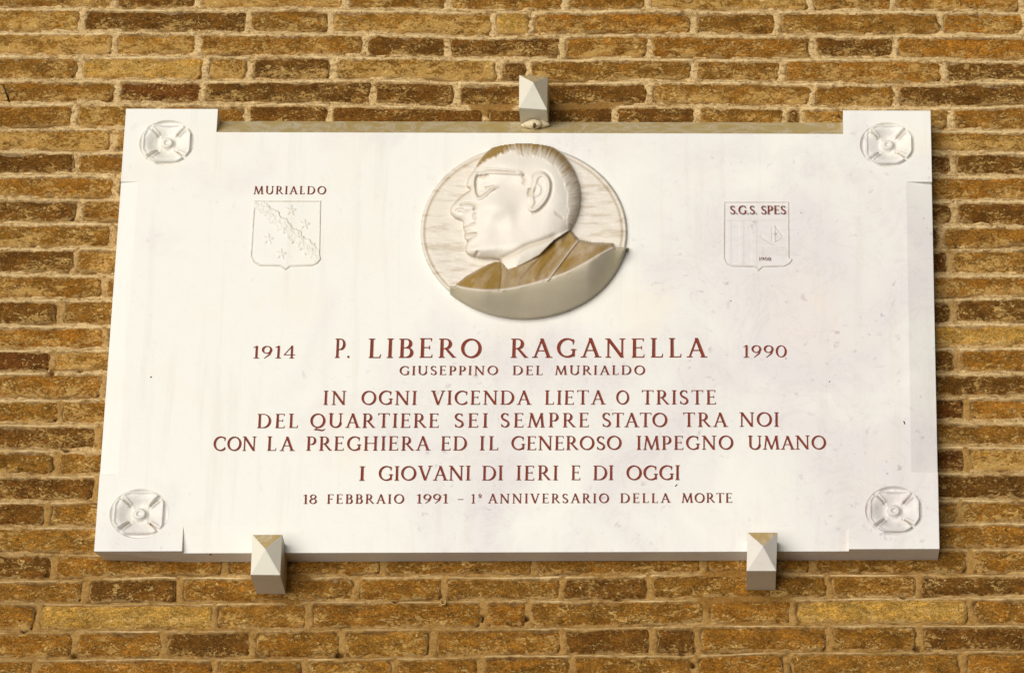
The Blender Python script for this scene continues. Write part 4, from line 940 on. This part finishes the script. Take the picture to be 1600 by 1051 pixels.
# ---------------------------------------------------------------- clamps
def build_clamp(d, idx, label):
    f = d['f']; a = d['a']
    y0 = -.085 if idx == 0 else -.095
    ya = y0 - (.030 if idx == 0 else .022)
    root = tag(empty('stone_clamp', (a[0], 0, a[1])), label, 'clamp', 'pyramid headed marble clamps holding the plaque')
    fr = [(p[0] - a[0], y0, p[1] - a[1]) for p in f]
    bk = [(p[0] - a[0], .006, p[1] - a[1]) for p in f]
    V = fr + bk + [(0, ya, 0)]
    F = [(0, 1, 8), (1, 2, 8), (2, 3, 8), (3, 0, 8), (0, 4, 5, 1), (1, 5, 6, 2), (2, 6, 7, 3), (3, 7, 4, 0)]
    me = bpy.data.meshes.new('clamp_head'); me.from_pydata(V, [], F); me.materials.append(M_CLAMP)
    at = me.attributes.new('grime_shade', 'FLOAT', 'CORNER')
    g = {0: .92, 1: .08 if idx else .34, 2: .0, 3: .05, 4: .9, 5: .45, 6: .10, 7: .2}  # film per face: stain, plus shade painted on top and right faces
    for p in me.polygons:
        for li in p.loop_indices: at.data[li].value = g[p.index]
    bm = bmesh.new(); bm.from_mesh(me); bmesh.ops.recalc_face_normals(bm, faces=bm.faces); bm.to_mesh(me); bm.free()
    o = obj('clamp_head', me, root)
    return root
cl_labels = ['marble clamp gripping the top edge of the plaque above the portrait',
             'marble clamp under the plaque, just right of the lower left rosette',
             'marble clamp under the plaque, below the right end of the last dark red line']
CL = [build_clamp(d, i, l) for i, (d, l) in enumerate(zip(DATA['clamps'], cl_labels))]

def lump(name, pts, mat, parent, seed):
    """lumpy pat: list of (x, y, z, r)"""
    bm = bmesh.new()
    for (x, y, z, r) in pts:
        res = bmesh.ops.create_icosphere(bm, subdivisions=3, radius=1)
        for v in res['verts']:
            n_ = v.co.copy(); k = 1 + .25 * float(fbm(n_.x * 2 + seed + x * 900, n_.z * 2 + n_.y, seed, 3))
            v.co = Vector((x + n_.x * r * 1.3 * k, y + n_.y * r * .7 * k, z + n_.z * r * .6 * k))
    me = bpy.data.meshes.new(name); bm.to_mesh(me); bm.free(); me.materials.append(mat)
    me.polygons.foreach_set('use_smooth', np.full(len(me.polygons), True))
    return obj(name, me, parent)
# plaster bedding at the foot of the top clamp with a screw in it
c0 = CL[0].location
lump('plaster_bedding', [(-.002, -.046, -.046, .013), (.012, -.040, -.043, .010), (-.015, -.038, -.044, .007), (.002, -.052, -.050, .008)], M_PLAST, CL[0], 5)

for fx, fz, ra, rb, an in DATA['flecks']:
    bm = bmesh.new(); bmesh.ops.create_icosphere(bm, subdivisions=2, radius=1)
    for v in bm.verts:
        x_, z_ = v.co.x * ra, v.co.z * rb
        v.co = Vector((x_ * math.cos(an) - z_ * math.sin(an), v.co.y * .0006, x_ * math.sin(an) + z_ * math.cos(an)))
    me = bpy.data.meshes.new('dirt_fleck'); bm.to_mesh(me); bm.free(); me.materials.append(M_IRON)
    obj('dirt_fleck', me, plaque, None, (fx, -T - .0003, fz))

def rod(name, p0, p1, r0, r1, mat, n=14, hollow=False):
    p0 = Vector(p0); p1 = Vector(p1); ax = (p1 - p0).normalized(); q = ax.to_track_quat('Z', 'Y')
    prof = [(0, r0), (1, r1)] + ([(1, r1 * .7), (.4, r1 * .65)] if hollow else [])
    V = []; F = []
    for t, r in prof:
        for i in range(n):
            A = 2 * math.pi * i / n
            V.append(p0.lerp(p1, t) + q @ Vector((r * math.cos(A), r * math.sin(A), 0)))
    for k in range(len(prof) - 1):
        for i in range(n):
            j = (i + 1) % n; F.append((k * n + i, k * n + j, (k + 1) * n + j, (k + 1) * n + i))
    F.append(tuple(range((len(prof) - 1) * n, len(prof) * n)))
    F.append(tuple(reversed(range(n))))
    me = bpy.data.meshes.new(name); me.from_pydata([tuple(v) for v in V], [], F); me.materials.append(mat)
    me.polygons.foreach_set('use_smooth', np.full(len(me.polygons), True))
    return me
sc = obj('screw', rod('screw', (.0, -.050, -.0535), (.001, -.064, -.0545), .0022, .0026, plain('rusty_screw', (.16, .09, .035), .8, .3, 400)), CL[0])

(n0x, n0z), (n1x, n1z) = DATA['nail']
nail = obj('iron_nail', rod('iron_nail', (0, 0, 0), (n0x - n1x, -.018, n0z - n1z), .0017, .0012, M_IRON), None, loc=(n1x, -.002, n1z))
tag(nail, 'thin black iron nail sticking out of a brick at the far upper left', 'nail')
sx, sz = DATA['stub']
stub = obj('tube_stub', rod('tube_stub', (0, .004, 0), (.0, -.014, -.001), .0052, .0052, M_BRASS, 16, True), None, loc=(sx, 0, sz))
tag(stub, 'short hollow tube end poking from a mortar joint below the plaque', 'tube')
